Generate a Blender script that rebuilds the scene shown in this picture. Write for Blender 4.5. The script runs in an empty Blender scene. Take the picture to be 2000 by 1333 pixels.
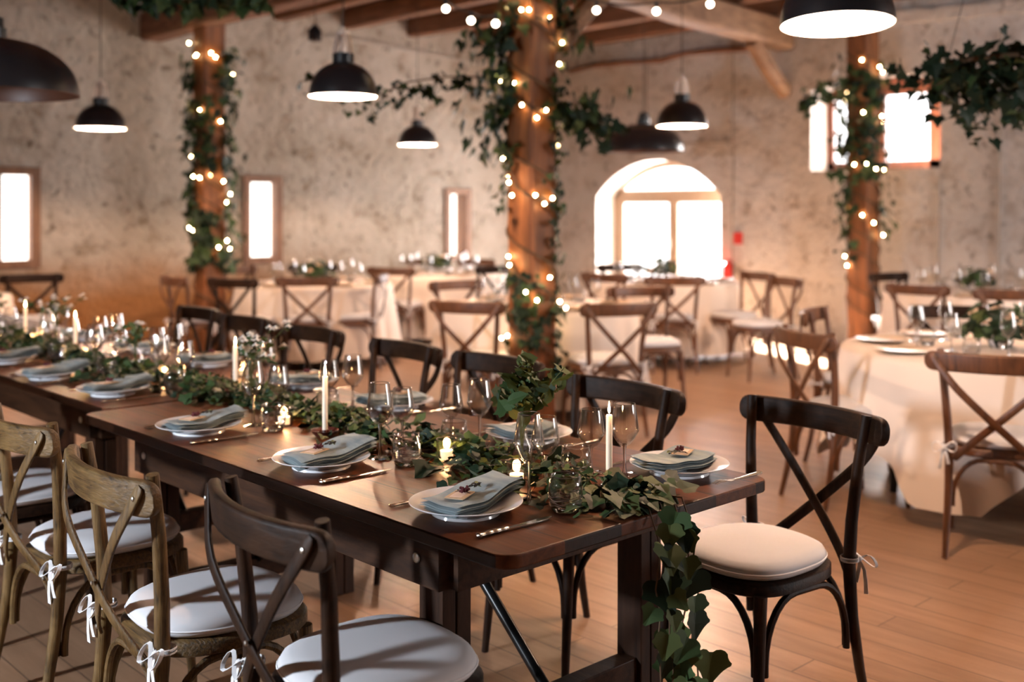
import bpy, math, random
from mathutils import Vector, Matrix, Euler
S = bpy.context.scene
COL = S.collection
PI = math.pi
R = math.radians

# ------------------------------------------------------------------ camera
FPX, HX, HY, EYE = 2130.0, 1000.0, 408.0, 1.5      # focal length in px, vanishing column, horizon row, eye height
SA, CA = 0.686, 0.728                              # the camera looks towards (+x,+y); long tables run along y
cam = bpy.data.cameras.new('camera'); camo = bpy.data.objects.new('camera', cam); COL.objects.link(camo)
camo.location = (0, 0, EYE); camo.rotation_euler = (PI/2, 0, -math.atan2(SA, CA))
cam.sensor_width = 36; cam.sensor_fit = 'HORIZONTAL'; cam.lens = FPX/2000*36
cam.shift_y = -(666.5-HY)/2000
cam.dof.use_dof = True; cam.dof.focus_distance = 2.78; cam.dof.aperture_fstop = 1.9; cam.dof.aperture_blades = 0
cam.clip_start = 0.05
S.camera = camo

# ------------------------------------------------------------------ render look
S.view_settings.view_transform = 'Standard'; S.view_settings.look = 'None'
S.view_settings.exposure = 0.60; S.view_settings.gamma = 1.0; S.view_settings.use_curve_mapping = False
cy = S.cycles
cy.use_denoising = True; cy.max_bounces = 10; cy.diffuse_bounces = 4; cy.glossy_bounces = 4; cy.transmission_bounces = 10
cy.transparent_max_bounces = 24; cy.sample_clamp_indirect = 6; cy.caustics_reflective = False

# ------------------------------------------------------------------ world and daylight
W = bpy.data.worlds.new('daylight'); S.world = W; W.use_nodes = True
W.node_tree.nodes['Background'].inputs[0].default_value = (1.0, 0.975, 0.97, 1)
W.node_tree.nodes['Background'].inputs[1].default_value = 3.6

def look_rot(d):
    return Vector(d).to_track_quat('-Z', 'Y').to_euler()
def area(name, loc, d, sx, sy, power, col, portal=False):
    l = bpy.data.lights.new(name, 'AREA'); l.shape = 'RECTANGLE'; l.size = sx; l.size_y = sy
    l.energy = power; l.color = col
    if portal: l.cycles.is_portal = True
    o = bpy.data.objects.new(name, l); COL.objects.link(o); o.location = loc; o.rotation_euler = look_rot(d)
    return o
sun = bpy.data.lights.new('sun', 'SUN'); sun.energy = 260; sun.angle = R(1.0); sun.color = (1, .95, .88)
so = bpy.data.objects.new('sun', sun); COL.objects.link(so)
so.rotation_euler = look_rot((-math.sin(R(27))*math.cos(R(18)), -math.cos(R(27))*math.cos(R(18)), -math.sin(R(18))))
# daylight through the arched door, the high window and an unseen west window; the south lamp is added fill
area('door_daylight', (11.95, 9.05, 1.0), (-1, 0, -.05), 2.1, 2.0, 380, (1, .95, .95))
area('window_daylight', (11.95, 6.07, 2.42), (-1, -.1, -.25), 1.5, 1.0, 100, (1, .94, .91))
area('west_window_daylight', (-1.96, 3.50, 1.66), (1, -.34, -.34), .15, .20, 150, (.80, .89, 1))
area('south_fill_light', (8.7, -3.70, 2.1), (0, 1, .02), 2.9, 1.9, 210, (1, .94, .93))  # fill lamp added behind the camera to brighten the back walls

# ------------------------------------------------------------------ helpers
def cam2w(X, d, z): return Vector((CA*X + SA*d, -SA*X + CA*d, z))
def PD(px, py, d): return cam2w((px-HX)/FPX*d, d, EYE - (py-HY)/FPX*d)
def PZ(px, py, z): return PD(px, py, (EYE-z)*FPX/(py-HY))

class MB:
    def __init__(s): s.v = []; s.f = []; s.m = []
    def add(s, vs, fs, m=0):
        n = len(s.v); s.v += [tuple(v) for v in vs]; s.f += [tuple(i+n for i in f) for f in fs]; s.m += [m]*len(fs); return s
    def box(s, a, b, m=0, mat=None):
        x0, y0, z0 = a; x1, y1, z1 = b
        vs = [Vector(p) for p in ((x0,y0,z0),(x1,y0,z0),(x1,y1,z0),(x0,y1,z0),(x0,y0,z1),(x1,y0,z1),(x1,y1,z1),(x0,y1,z1))]
        if mat: vs = [mat @ v for v in vs]
        return s.add(vs, [(0,3,2,1),(4,5,6,7),(0,1,5,4),(1,2,6,5),(2,3,7,6),(3,0,4,7)], m)
    def loft(s, rings, m=0, caps=True, closed=False):
        n = len(rings[0]); vs = [p for r in rings for p in r]; fs = []
        k = len(rings)
        for i in range(k if closed else k-1):
            a, b = i*n, ((i+1) % k)*n
            for j in range(n):
                j2 = (j+1) % n; fs.append((a+j, a+j2, b+j2, b+j))
        if caps and not closed:
            fs.append(tuple(reversed(range(n)))); fs.append(tuple(range((k-1)*n, k*n)))
        return s.add(vs, fs, m)
    def tube(s, pts, r, seg=8, m=0, caps=True):
        pts = [Vector(p) for p in pts]; rr = r if isinstance(r, (list, tuple)) else [r]*len(pts)
        rings = []; up = None
        for i, p in enumerate(pts):
            t = (pts[min(i+1, len(pts)-1)] - pts[max(i-1, 0)]).normalized()
            if up is None:
                up = Vector((0,0,1)) if abs(t.z) < .9 else Vector((1,0,0))
            side = t.cross(up).normalized(); up = side.cross(t).normalized()
            rings.append([p + (side*math.cos(a) + up*math.sin(a))*rr[i] for a in (2*PI*j/seg for j in range(seg))])
        return s.loft(rings, m, caps)
    def strip(s, pts, w, th, wdir, m=0, rnd=0):
        # rectangular section swept along pts; wdir = direction of the width (Vector or list)
        pts = [Vector(p) for p in pts]; rings = []
        for i, p in enumerate(pts):
            t = (pts[min(i+1, len(pts)-1)] - pts[max(i-1, 0)]).normalized()
            wd = Vector(wdir[i] if isinstance(wdir, list) else wdir); wd = (wd - t*wd.dot(t)).normalized(); nd = t.cross(wd)
            ww = (w[i] if isinstance(w, list) else w)/2; h = th/2; c = min(ww, h)*.45
            rings.append([p + wd*a + nd*b for a, b in ((ww-c,-h),(ww,-h+c),(ww,h-c),(ww-c,h),(-ww+c,h),(-ww,h-c),(-ww,-h+c),(-ww+c,-h))])
        return s.loft(rings, m)
    def lathe(s, prof, seg=24, m=0, c=(0,0,0), closed=False, caps=True):
        rings = []; cx, cy_, cz = c
        vs = []; fs = []; k = len(prof)
        for r, z in prof:
            for j in range(seg):
                a = 2*PI*j/seg; vs.append((cx + r*math.cos(a), cy_ + r*math.sin(a), cz + z))
        rng = k if closed else k-1
        for i in range(rng):
            a, b = i*seg, ((i+1) % k)*seg
            for j in range(seg):
                j2 = (j+1) % seg; fs.append((a+j, a+j2, b+j2, b+j))
        if not closed and caps:
            if prof[0][0] > 1e-5: fs.append(tuple(reversed(range(seg))))
            if prof[-1][0] > 1e-5: fs.append(tuple(range((k-1)*seg, k*seg)))
        return s.add(vs, fs, m)
    def ball(s, c, r, seg=8, m=0, sz=1.0):
        n = max(4, seg//2+1)
        prof = [(max(r*math.sin(PI*i/n), 1e-6), -r*sz*math.cos(PI*i/n)) for i in range(n+1)]
        return s.lathe(prof, seg, m, c)
    def xform(s, M, start=0):
        s.v[start:] = [tuple(M @ Vector(v)) for v in s.v[start:]]; return s
    def mesh(s, name, mats, smooth=True, sharp=40):
        me = bpy.data.meshes.new(name); me.from_pydata(s.v, [], s.f); me.validate(clean_customdata=False)
        for mt in (mats if isinstance(mats, (list, tuple)) else [mats]): me.materials.append(mt)
        if len(me.polygons) == len(s.m): me.polygons.foreach_set('material_index', s.m)
        if smooth:
            me.shade_smooth(); me.set_sharp_from_angle(angle=R(sharp))
        me.update(); return me
    def build(s, name, mats, parent=None, smooth=True, sharp=40, bevel=0, bseg=2):
        o = bpy.data.objects.new(name, s.mesh(name, mats, smooth, sharp)); COL.objects.link(o)
        if parent: o.parent = parent
        if bevel:
            b = o.modifiers.new('bevel', 'BEVEL'); b.width = bevel; b.segments = bseg; b.limit_method = 'ANGLE'
        return o

def smooth_path(P, k=4):
    P = [Vector(p) for p in P]; out = []
    for i in range(len(P)-1):
        a, b, c, d = P[max(i-1, 0)], P[i], P[i+1], P[min(i+2, len(P)-1)]
        for j in range(k):
            t = j/k; out.append(.5*((2*b) + (c-a)*t + (2*a-5*b+4*c-d)*t*t + (3*b-a-3*c+d)*t**3))
    return out + [P[-1]]
def tag(o, label=None, cat=None, group=None, kind=None):
    if label: o['label'] = label
    if cat: o['category'] = cat
    if group: o['group'] = group
    if kind: o['kind'] = kind
    return o
def empty(name, loc=(0,0,0), rz=0):
    o = bpy.data.objects.new(name, None); COL.objects.link(o); o.location = loc; o.rotation_euler = (0,0,rz)
    o.empty_display_size = .05
    return o
def copy_tree(o, parent=None):
    c = o.copy(); COL.objects.link(c); c.parent = parent
    for ch in list(o.children): copy_tree(ch, c)
    return c
class Proto:
    """builds a thing once, then hands out copies of it and all its parts"""
    def __init__(s, fn): s.fn = fn; s.root = None
    def put(s, loc, rz=0, label=None, cat=None, group=None, scale=1, rot=None):
        if s.root is None: s.root = s.fn(); o = s.root
        else: o = copy_tree(s.root)
        o.location = loc; o.rotation_euler = rot if rot else (0,0,rz); o.scale = (scale,)*3
        for k in ('label', 'category', 'group'):
            if k in o: del o[k]
        return tag(o, label, cat, group)

# ------------------------------------------------------------------ materials
def new_mat(name):
    m = bpy.data.materials.new(name); m.use_nodes = True
    return m, m.node_tree.nodes, m.node_tree.links, m.node_tree.nodes['Principled BSDF']
def plain(name, col, rough=.5, metal=0, sheen=0, spec=.5, emit=None, es=0, sss=0, trans=0, coat=0):
    m, n, l, b = new_mat(name)
    b.inputs['Base Color'].default_value = (*col, 1); b.inputs['Roughness'].default_value = rough; b.inputs['Metallic'].default_value = metal
    b.inputs['Specular IOR Level'].default_value = spec
    if emit: b.inputs['Emission Color'].default_value = (*emit, 1); b.inputs['Emission Strength'].default_value = es
    if trans: b.inputs['Transmission Weight'].default_value = trans
    if coat: b.inputs['Coat Weight'].default_value = coat; b.inputs['Coat Roughness'].default_value = .15
    if sss: b.inputs['Subsurface Weight'].default_value = sss; b.inputs['Subsurface Radius'].default_value = (.02,.01,.006)
    return m
def ramp(n, stops):
    r = n.new('ShaderNodeValToRGB'); e = r.color_ramp.elements
    while len(e) < len(stops): e.new(.5)
    for i, (p, c) in enumerate(stops): e[i].position = p; e[i].color = (*c, 1)
    return r
def noise(n, l, vec, scale, detail=4, rough=.6, dist=0):
    t = n.new('ShaderNodeTexNoise'); t.inputs['Scale'].default_value = scale; t.inputs['Detail'].default_value = detail
    t.inputs['Roughness'].default_value = rough; t.inputs['Distortion'].default_value = dist
    l.new(vec, t.inputs['Vector']); return t
def mapping(n, l, scale=(1,1,1), rot=(0,0,0), kind='Object'):
    tc = n.new('ShaderNodeTexCoord'); mp = n.new('ShaderNodeMapping')
    mp.inputs['Scale'].default_value = scale; mp.inputs['Rotation'].default_value = rot
    l.new(tc.outputs[kind], mp.inputs['Vector']); return mp.outputs['Vector']
def mixc(n, l, fac, a, b, mode='MIX'):
    x = n.new('ShaderNodeMix'); x.data_type = 'RGBA'; x.blend_type = mode
    for s, v in ((0, fac), (6, a), (7, b)):
        if hasattr(v, 'links'): l.new(v, x.inputs[s])
        elif s == 0: x.inputs[0].default_value = v
        else: x.inputs[s].default_value = (*v, 1)
    return x.outputs[2]
def bump(n, l, b, h, strength=.3, dist=.01):
    bp = n.new('ShaderNodeBump'); bp.inputs['Strength'].default_value = strength; bp.inputs['Distance'].default_value = dist
    l.new(h, bp.inputs['Height']); l.new(bp.outputs['Normal'], b.inputs['Normal'])
def wood(name, c0, c1, scale=(30,30,3), rough=.45, bst=.25, coat=0, wear=None, planks=None, spec=.5, seam=.16):
    m, n, l, b = new_mat(name)
    v = mapping(n, l, scale)
    t = noise(n, l, v, 1.0, 6, .65, .6)
    rp = ramp(n, [(.30, c0), (.70, c1)]); l.new(t.outputs['Fac'], rp.inputs['Fac']); col = rp.outputs['Color']
    if wear:
        w = noise(n, l, mapping(n, l, (6,6,6)), 1.3, 3); wr = ramp(n, [(.48, (0,0,0)), (.68, (1,1,1))]); l.new(w.outputs['Fac'], wr.inputs['Fac'])
        col = mixc(n, l, wr.outputs['Color'], col, wear)
    if planks:
        br = n.new('ShaderNodeTexBrick'); pw, pl, rot = planks
        l.new(mapping(n, l, (1,1,1), rot), br.inputs['Vector'])
        br.inputs['Color1'].default_value = (1,1,1,1); br.inputs['Color2'].default_value = (.80,.80,.80,1); br.inputs['Mortar'].default_value = (seam,seam,seam,1)
        br.inputs['Scale'].default_value = 1; br.inputs['Mortar Size'].default_value = .0035; br.inputs['Brick Width'].default_value = pl; br.inputs['Row Height'].default_value = pw
        br.inputs['Mortar Smooth'].default_value = .1; br.inputs['Bias'].default_value = -.1
        col = mixc(n, l, 1.0, col, br.outputs['Color'], 'MULTIPLY')
    l.new(col, b.inputs['Base Color']); b.inputs['Roughness'].default_value = rough; b.inputs['Specular IOR Level'].default_value = spec
    if coat: b.inputs['Coat Weight'].default_value = coat; b.inputs['Coat Roughness'].default_value = .25
    bump(n, l, b, t.outputs['Fac'], bst, .004)
    return m
def plaster(name, base, blot, dirt, low=None, lowz=1.0):
    m, n, l, b = new_mat(name)
    v = mapping(n, l)
    big = noise(n, l, v, .55, 4, .6); med = noise(n, l, v, 3.2, 6, .68, .4); fine = noise(n, l, v, 11, 5, .7)
    r1 = ramp(n, [(.35, blot), (.62, base)]); l.new(big.outputs['Fac'], r1.inputs['Fac'])
    r2 = ramp(n, [(.32, (.8,.8,.8)), (.40, (.3,.3,.3)), (.50, (0,0,0))]); l.new(med.outputs['Fac'], r2.inputs['Fac'])
    col = mixc(n, l, r2.outputs['Color'], r1.outputs['Color'], dirt)
    vv = mapping(n, l, (1,1,1.0)); sp = noise(n, l, vv, 9.5, 3, .55, .5)
    r3 = ramp(n, [(.315, (.7,.7,.7)), (.40, (0,0,0))]); l.new(sp.outputs['Fac'], r3.inputs['Fac'])
    col = mixc(n, l, r3.outputs['Color'], col, tuple(c*.55 for c in dirt))
    if low:  # lower-left stain band, with warm lamplight painted into its orange
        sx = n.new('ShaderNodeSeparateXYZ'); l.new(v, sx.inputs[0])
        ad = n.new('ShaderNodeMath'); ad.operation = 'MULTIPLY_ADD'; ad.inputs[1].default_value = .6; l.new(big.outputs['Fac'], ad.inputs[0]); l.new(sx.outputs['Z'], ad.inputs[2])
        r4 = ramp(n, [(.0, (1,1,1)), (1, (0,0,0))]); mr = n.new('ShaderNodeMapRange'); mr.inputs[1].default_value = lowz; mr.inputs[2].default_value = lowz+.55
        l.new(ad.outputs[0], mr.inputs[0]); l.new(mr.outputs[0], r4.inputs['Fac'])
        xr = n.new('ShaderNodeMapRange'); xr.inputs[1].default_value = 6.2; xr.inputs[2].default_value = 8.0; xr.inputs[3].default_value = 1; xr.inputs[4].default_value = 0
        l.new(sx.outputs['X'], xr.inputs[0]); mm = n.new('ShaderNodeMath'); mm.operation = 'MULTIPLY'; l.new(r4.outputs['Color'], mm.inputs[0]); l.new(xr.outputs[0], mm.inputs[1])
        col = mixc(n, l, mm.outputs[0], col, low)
    l.new(col, b.inputs['Base Color']); b.inputs['Roughness'].default_value = .95; b.inputs['Specular IOR Level'].default_value = .15
    hs = n.new('ShaderNodeMath'); hs.operation = 'ADD'; l.new(med.outputs['Fac'], hs.inputs[0]); l.new(fine.outputs['Fac'], hs.inputs[1])
    bump(n, l, b, hs.outputs[0], 1.0, .07)
    return m
M = {}
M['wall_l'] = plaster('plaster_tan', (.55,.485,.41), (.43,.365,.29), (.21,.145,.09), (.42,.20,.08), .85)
M['wall_r'] = plaster('plaster_pale', (.78,.75,.72), (.68,.63,.58), (.40,.32,.25))
M['reveal'] = plaster('plaster_reveal', (.85,.79,.72), (.78,.70,.62), (.60,.50,.42))
M['floor'] = wood('floor_wood', (.25,.135,.075), (.39,.230,.138), (14,1.6,14), .36, .12, planks=(.14,1.3,(0,0,PI/2)), seam=.45)
M['table'] = wood('farm_table_wood', (.040,.011,.003), (.150,.042,.012), (26,2.0,26), .42, .22, spec=.22, planks=(.185,9,(0,0,PI/2)))
M['table_edge'] = wood('farm_table_frame_wood', (.010,.004,.002), (.060,.024,.010), (26,3,26), .55, .3, spec=.2)
M['table_leg'] = wood('farm_table_leg_wood', (.012,.005,.0025), (.050,.020,.009), (26,26,3), .55, .3, spec=.2)
for sfx, kx, kz in (('', 1, .05), ('_x', .05, 1)):
    M['ch_dark'+sfx] = wood('chair_wood_dark'+sfx, (.005,.0022,.0012), (.026,.0105,.0045), (75*kx,75,75*kz), .52, .4, wear=(.036,.015,.006), spec=.16)
    M['ch_olive'+sfx] = wood('chair_wood_weathered_daylit'+sfx, (.009,.0045,.002), (.165,.090,.028), (130*kx,130,130*kz), .42, .9, wear=(.17,.10,.036), spec=.32)  # worn wood; its lighter olive has the daylight on these chairs painted in
M['ch_warm'] = wood('chair_wood_lamplit', (.050,.020,.008), (.165,.063,.024), (40,40,5), .45, .3)  # orange-brown copy of the chair wood, warm lamplight mixed into the colour
M['beam'] = wood('old_beam_wood', (.13,.065,.032), (.31,.175,.095), (3,14,14), .8, .6)
M['joist'] = wood('old_joist_wood', (.10,.045,.022), (.26,.12,.06), (14,2,14), .8, .6)
M['board'] = wood('ceiling_board_wood', (.10,.05,.028), (.20,.10,.055), (3,14,3), .85, .5)
M['pillar'] = wood('pillar_wood', (.085,.028,.009), (.34,.125,.040), (16,16,1.6), .6, .6)
M['frame_light'] = wood('window_frame_pale_wood', (.26,.165,.10), (.38,.26,.17), (20,20,3), .6, .2)
M['frame_red'] = wood('window_frame_red_wood', (.11,.030,.013), (.20,.060,.027), (20,20,3), .5, .2)
M['frame_dark'] = wood('slit_frame_wood', (.13,.055,.025), (.26,.13,.065), (20,20,3), .6, .2)
M['white'] = plain('glazed_porcelain', (.80,.80,.82), .12, spec=.6, coat=.3)
M['plate_beige'] = plain('beige_plate', (.62,.46,.32), .3)
M['cushion'] = plain('cushion_cotton', (.63,.62,.635), .9, spec=.2)
M['ribbon'] = plain('white_cotton_ribbon', (.80,.79,.80), .9, spec=.2)
M['screw'] = plain('screw_steel', (.7,.68,.62), .3, 1)
M['silver'] = plain('silver_cutlery', (.78,.72,.62), .22, 1)
M['black'] = plain('black_enamel', (.012,.012,.014), .28, spec=.6)
M['blackmetal'] = plain('black_steel_tube', (.012,.012,.012), .25, .3)
M['shade_in'] = plain('white_enamel', (.85,.80,.74), .5)
M['rust'] = plain('dark_copper_enamel', (.085,.030,.014), .45)
M['cage'] = plain('lamp_neck_metal', (.85,.72,.62), .28, .6)
M['lampglow'] = plain('lamp_bulb_glow', (1,.9,.8), .4, emit=(1,.80,.60), es=30)
M['fairy'] = plain('fairy_bulb_glow', (1,.8,.5), .4, emit=(1,.66,.30), es=90)
M['feston'] = plain('festoon_bulb_glow', (1,.85,.6), .4, emit=(1,.82,.62), es=9)
M['flame'] = plain('candle_flame', (1,.7,.3), .5, emit=(1,.72,.38), es=45)
M['wax'] = plain('candle_wax', (.86,.76,.62), .5, sss=.3, emit=(1,.6,.3), es=.05)
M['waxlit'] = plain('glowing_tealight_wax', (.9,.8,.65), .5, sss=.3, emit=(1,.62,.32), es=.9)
M['wick'] = plain('burnt_wick', (.02,.015,.01), .9)
M['saucer'] = plain('dark_red_clay', (.06,.012,.008), .35)
M['wire'] = plain('dark_cable', (.03,.018,.010), .6)
M['vine'] = plain('vine_stem', (.10,.055,.025), .8)
M['cloth'] = plain('pale_linen', (.78,.68,.60), .92, spec=.15)
M['card'] = plain('kraft_card', (.52,.36,.22), .8)
M['paper'] = plain('blush_paper', (.75,.58,.46), .8)
M['dried'] = plain('dried_flower_wine', (.10,.012,.018), .8)
M['dried2'] = plain('dried_stem_dark', (.04,.03,.02), .8)
M['olivebud'] = plain('dried_leaf_green', (.16,.19,.07), .7)
M['petal'] = plain('white_petals', (.80,.74,.66), .8, sss=.1)
M['peach'] = plain('peach_petals', (.82,.58,.40), .8)
M['red'] = plain('red_enamel', (.65,.03,.02), .35)
M['pipe'] = plain('painted_conduit', (.42,.36,.30), .6)
M['plant_dk'] = plain('ivy_leaf_dark', (.012,.026,.011), .58, spec=.25)
M['plant_md'] = plain('ivy_leaf_mid', (.038,.070,.022), .58, spec=.25)
M['plant_lt'] = plain('ivy_leaf_pale', (.075,.095,.032), .62, spec=.15)
M['plant_sage'] = plain('sage_leaf_underside', (.105,.125,.080), .7, spec=.15)
LEAF = [M['plant_dk'], M['plant_md'], M['plant_lt'], M['plant_sage']]
def napkin_mat():
    m, n, l, b = new_mat('sage_blue_linen')
    v = mapping(n, l, (1,1,1)); wv = noise(n, l, v, 350, 2, .5); c = noise(n, l, mapping(n, l, (30,8,30)), 1.0, 4)
    rp = ramp(n, [(.3, (.20,.26,.285)), (.7, (.34,.39,.395))]); l.new(c.outputs['Fac'], rp.inputs['Fac']); l.new(rp.outputs['Color'], b.inputs['Base Color'])
    b.inputs['Roughness'].default_value = .95; b.inputs['Specular IOR Level'].default_value = .15; bump(n, l, b, c.outputs['Fac'], .35, .004)
    return m
M['napkin'] = napkin_mat()
def thin_glass():
    m, n, l, b = new_mat('thin_blown_glass'); n.remove(b)
    out = n['Material Output']; tr = n.new('ShaderNodeBsdfTransparent'); gl = n.new('ShaderNodeBsdfGlossy'); gl.inputs['Roughness'].default_value = .02
    lw = n.new('ShaderNodeLayerWeight'); lw.inputs['Blend'].default_value = .5; mx = n.new('ShaderNodeMixShader')
    pw = n.new('ShaderNodeMath'); pw.operation = 'POWER'; pw.inputs[1].default_value = 2.2; l.new(lw.outputs['Facing'], pw.inputs[0])
    fr = n.new('ShaderNodeMath'); fr.operation = 'MULTIPLY_ADD'; fr.inputs[1].default_value = 1.0; fr.inputs[2].default_value = .045; l.new(pw.outputs[0], fr.inputs[0])
    tr.inputs['Color'].default_value = (.985,.98,.97,1)
    l.new(fr.outputs[0], mx.inputs[0]); l.new(tr.outputs[0], mx.inputs[1]); l.new(gl.outputs[0], mx.inputs[2]); l.new(mx.outputs[0], out.inputs['Surface'])
    return m
M['thin'] = thin_glass()
def rim_glass():
    m, n, l, b = new_mat('polished_glass_rim'); n.remove(b); out = n['Material Output']; tr = n.new('ShaderNodeBsdfTransparent'); gl = n.new('ShaderNodeBsdfGlossy'); gl.inputs['Roughness'].default_value = .15
    mx = n.new('ShaderNodeMixShader'); mx.inputs[0].default_value = .5; l.new(tr.outputs[0], mx.inputs[1]); l.new(gl.outputs[0], mx.inputs[2]); l.new(mx.outputs[0], out.inputs['Surface']); return m
M['rim'] = rim_glass()
def ring_pts(r, z, n=32): return [(r*math.cos(2*PI*j/n), r*math.sin(2*PI*j/n), z) for j in range(n+1)]
M['glass'] = plain('clear_glass', (1,1,1), .0, trans=1); M['glass'].node_tree.nodes['Principled BSDF'].inputs['IOR'].default_value = 1.45
def pane_glass():
    m, n, l, b = new_mat('window_pane_glass'); n.remove(b)
    out = n['Material Output']; tr = n.new('ShaderNodeBsdfTransparent'); gl = n.new('ShaderNodeBsdfGlossy'); gl.inputs['Roughness'].default_value = .02
    mx = n.new('ShaderNodeMixShader'); mx.inputs[0].default_value = .04
    l.new(tr.outputs[0], mx.inputs[1]); l.new(gl.outputs[0], mx.inputs[2]); l.new(mx.outputs[0], out.inputs['Surface'])
    return m
M['pane'] = pane_glass()
def frosted():
    m, n, l, b = new_mat('frosted_daylit_pane')
    b.inputs['Base Color'].default_value = (.9,.88,.85,1); b.inputs['Emission Color'].default_value = (1,.95,.88,1); b.inputs['Emission Strength'].default_value = 2.2
    return m
M['frost'] = frosted()

# ------------------------------------------------------------------ setting
XW, YW, X0, Y0, ZC, TH = 11.02, 11.06, -2.0, -3.8, 3.95, .42
def struct(name, mb, mat, parent=None, **kw):
    o = mb.build(name, mat, parent, **kw)
    if parent is None: o['kind'] = 'structure'
    return o
struct('floor', MB().box((X0-.5, Y0-.5, -.1), (XW+TH, YW+TH, 0)), M['floor'], smooth=False)
struct('ceiling', MB().box((X0-.5, Y0-.5, ZC), (XW+TH, YW+TH, ZC+.1)), M['board'], smooth=False)
def arch_pts(a0, a1, zs, zt, n=16):
    # segmental arch from (a0,zs) over the crown zt to (a1,zs)
    c = (a0+a1)/2; h = (a1-a0)/2; s = zt-zs; r = (h*h+s*s)/(2*s); zc = zt-r; t = math.asin(h/r)
    return [(c + r*math.sin(-t+2*t*i/n), zc + r*math.cos(-t+2*t*i/n)) for i in range(n+1)]
def wall_with_holes(name, axis, pos, out, lo, hi, z1, holes, mat, revmat):
    """axis 'x': wall plane x=pos spanning y; axis 'y': plane y=pos spanning x. out=+1/-1: thickness direction. holes: (a0,a1,z0,zs,zt)"""
    mb = MB(); holes = sorted(holes)
    def P3(a, z, t): return (pos+out*t, a, z) if axis == 'x' else (a, pos+out*t, z)
    def quad(a0, z0, a1, zz): mb.add([P3(a0,z0,0), P3(a1,z0,0), P3(a1,zz,0), P3(a0,zz,0)], [(0,1,2,3)])
    # inner face in columns
    cur = lo
    for a0, a1, z0, zs, zt in holes:
        quad(cur, 0, a0, z1)
        if z0 > 0: quad(a0, 0, a1, z0)
        if zt > zs:
            ps = arch_pts(a0, a1, zs, zt)
        else: ps = [(a0, zs), (a1, zs)]
        for (p, q), (p2, q2) in zip(ps, ps[1:]):
            mb.add([P3(p,q,0), P3(p2,q2,0), P3(p2,z1,0), P3(p,z1,0)], [(0,1,2,3)])
            mb.add([P3(p,q,0), P3(p2,q2,0), P3(p2,q2,TH), P3(p,q,TH)], [(0,1,2,3)], 1)
        for a in (a0, a1): mb.add([P3(a,z0,0), P3(a,zs,0), P3(a,zs,TH), P3(a,z0,TH)], [(0,1,2,3)], 1)
        if z0 > 0: mb.add([P3(a0,z0,0), P3(a1,z0,0), P3(a1,z0,TH), P3(a0,z0,TH)], [(0,1,2,3)], 1)
        cur = a1
    quad(cur, 0, hi, z1)
    # outer face, closed except the holes
    cur = lo
    def quado(a0, z0, a1, zz): mb.add([P3(a0,z0,TH), P3(a1,z0,TH), P3(a1,zz,TH), P3(a0,zz,TH)], [(0,1,2,3)])
    for a0, a1, z0, zs, zt in holes:
        quado(cur, 0, a0, z1)
        if z0 > 0: quado(a0, 0, a1, z0)
        ps = arch_pts(a0, a1, zs, zt) if zt > zs else [(a0, zs), (a1, zs)]
        for (p, q), (p2, q2) in zip(ps, ps[1:]): mb.add([P3(p,q,TH), P3(p2,q2,TH), P3(p2,z1,TH), P3(p,z1,TH)], [(0,1,2,3)])
        cur = a1
    quado(cur, 0, hi, z1)
    return struct(name, mb, [mat, revmat], smooth=False)
DOOR = (7.97, 10.02, 0.0, 1.66, 2.13)
WIN = (5.20, 6.72, 1.93, 2.84, 2.96)
wall_with_holes('wall_right', 'x', XW, 1, Y0, YW, ZC, [DOOR, WIN], M['wall_r'], M['reveal'])
SLITS = [(3.62, 3.93, .985, 1.84, 1.84), (6.31, 6.67, .94, 1.81, 1.81), (9.27, 9.58, .88, 1.70, 1.70)]
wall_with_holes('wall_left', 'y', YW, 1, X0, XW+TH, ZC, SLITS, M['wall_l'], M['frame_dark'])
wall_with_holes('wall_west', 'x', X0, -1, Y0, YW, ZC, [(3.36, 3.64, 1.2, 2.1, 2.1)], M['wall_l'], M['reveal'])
wall_with_holes('wall_south', 'y', Y0, -1, X0, XW, ZC, [(7.2, 10.2, 1.1, 3.1, 3.1)], M['wall_r'], M['reveal'])  # south opening placed to suit the added fill lamp

def frame_bars(mb, axis_pos, bars, t0, t1, m=0):
    for a0, a1, z0, z1 in bars: mb.box((t0, a0, z0), (t1, a1, z1), m)
# arched french door
d1 = MB(); fx0, fx1 = XW+.37, XW+.41; ya, yb = DOOR[0], DOOR[1]
frame_bars(d1, 0, [(ya, ya+.09, 0, 1.70), (yb-.09, yb, 0, 1.70), (ya, yb, 1.66, 1.75)], fx0, fx1)
op = arch_pts(ya, yb, 1.66, 2.13, 20); ip = arch_pts(ya+.09, yb-.09, 1.70, 2.05, 20)
vs = [(x, a, z) for x in (fx0, fx1) for (a, z) in op] + [(x, a, z) for x in (fx0, fx1) for (a, z) in ip]
k = 21; fs = []
for i in range(20):
    fs += [(i, i+1, 2*k+i+1, 2*k+i), (k+i, k+i+1, 3*k+i+1, 3*k+i), (2*k+i, 2*k+i+1, 3*k+i+1, 3*k+i)]
d1.add(vs, fs)
door = struct('door_1', d1, M['frame_light'], smooth=False)
tag(door, 'arched double french door of pale wood with blown-out bright panes', 'door')
for k_, (a0, a1) in enumerate(((ya+.09, (ya+yb)/2), ((ya+yb)/2, yb-.09))):
    lf = MB(); frame_bars(lf, 0, [(a0, a0+.075, .02, 1.66), (a1-.075, a1, .02, 1.66), (a0+.075, a1-.075, 1.58, 1.66), (a0+.075, a1-.075, .02, .32)], XW+.375, XW+.405)
    leaf = lf.build('door_leaf', M['frame_light'], door, smooth=False)
    MB().box((XW+.378, a0+.07, .30), (XW+.384, a1-.07, 1.6)).build('pane', M['pane'], leaf, smooth=False)
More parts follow.
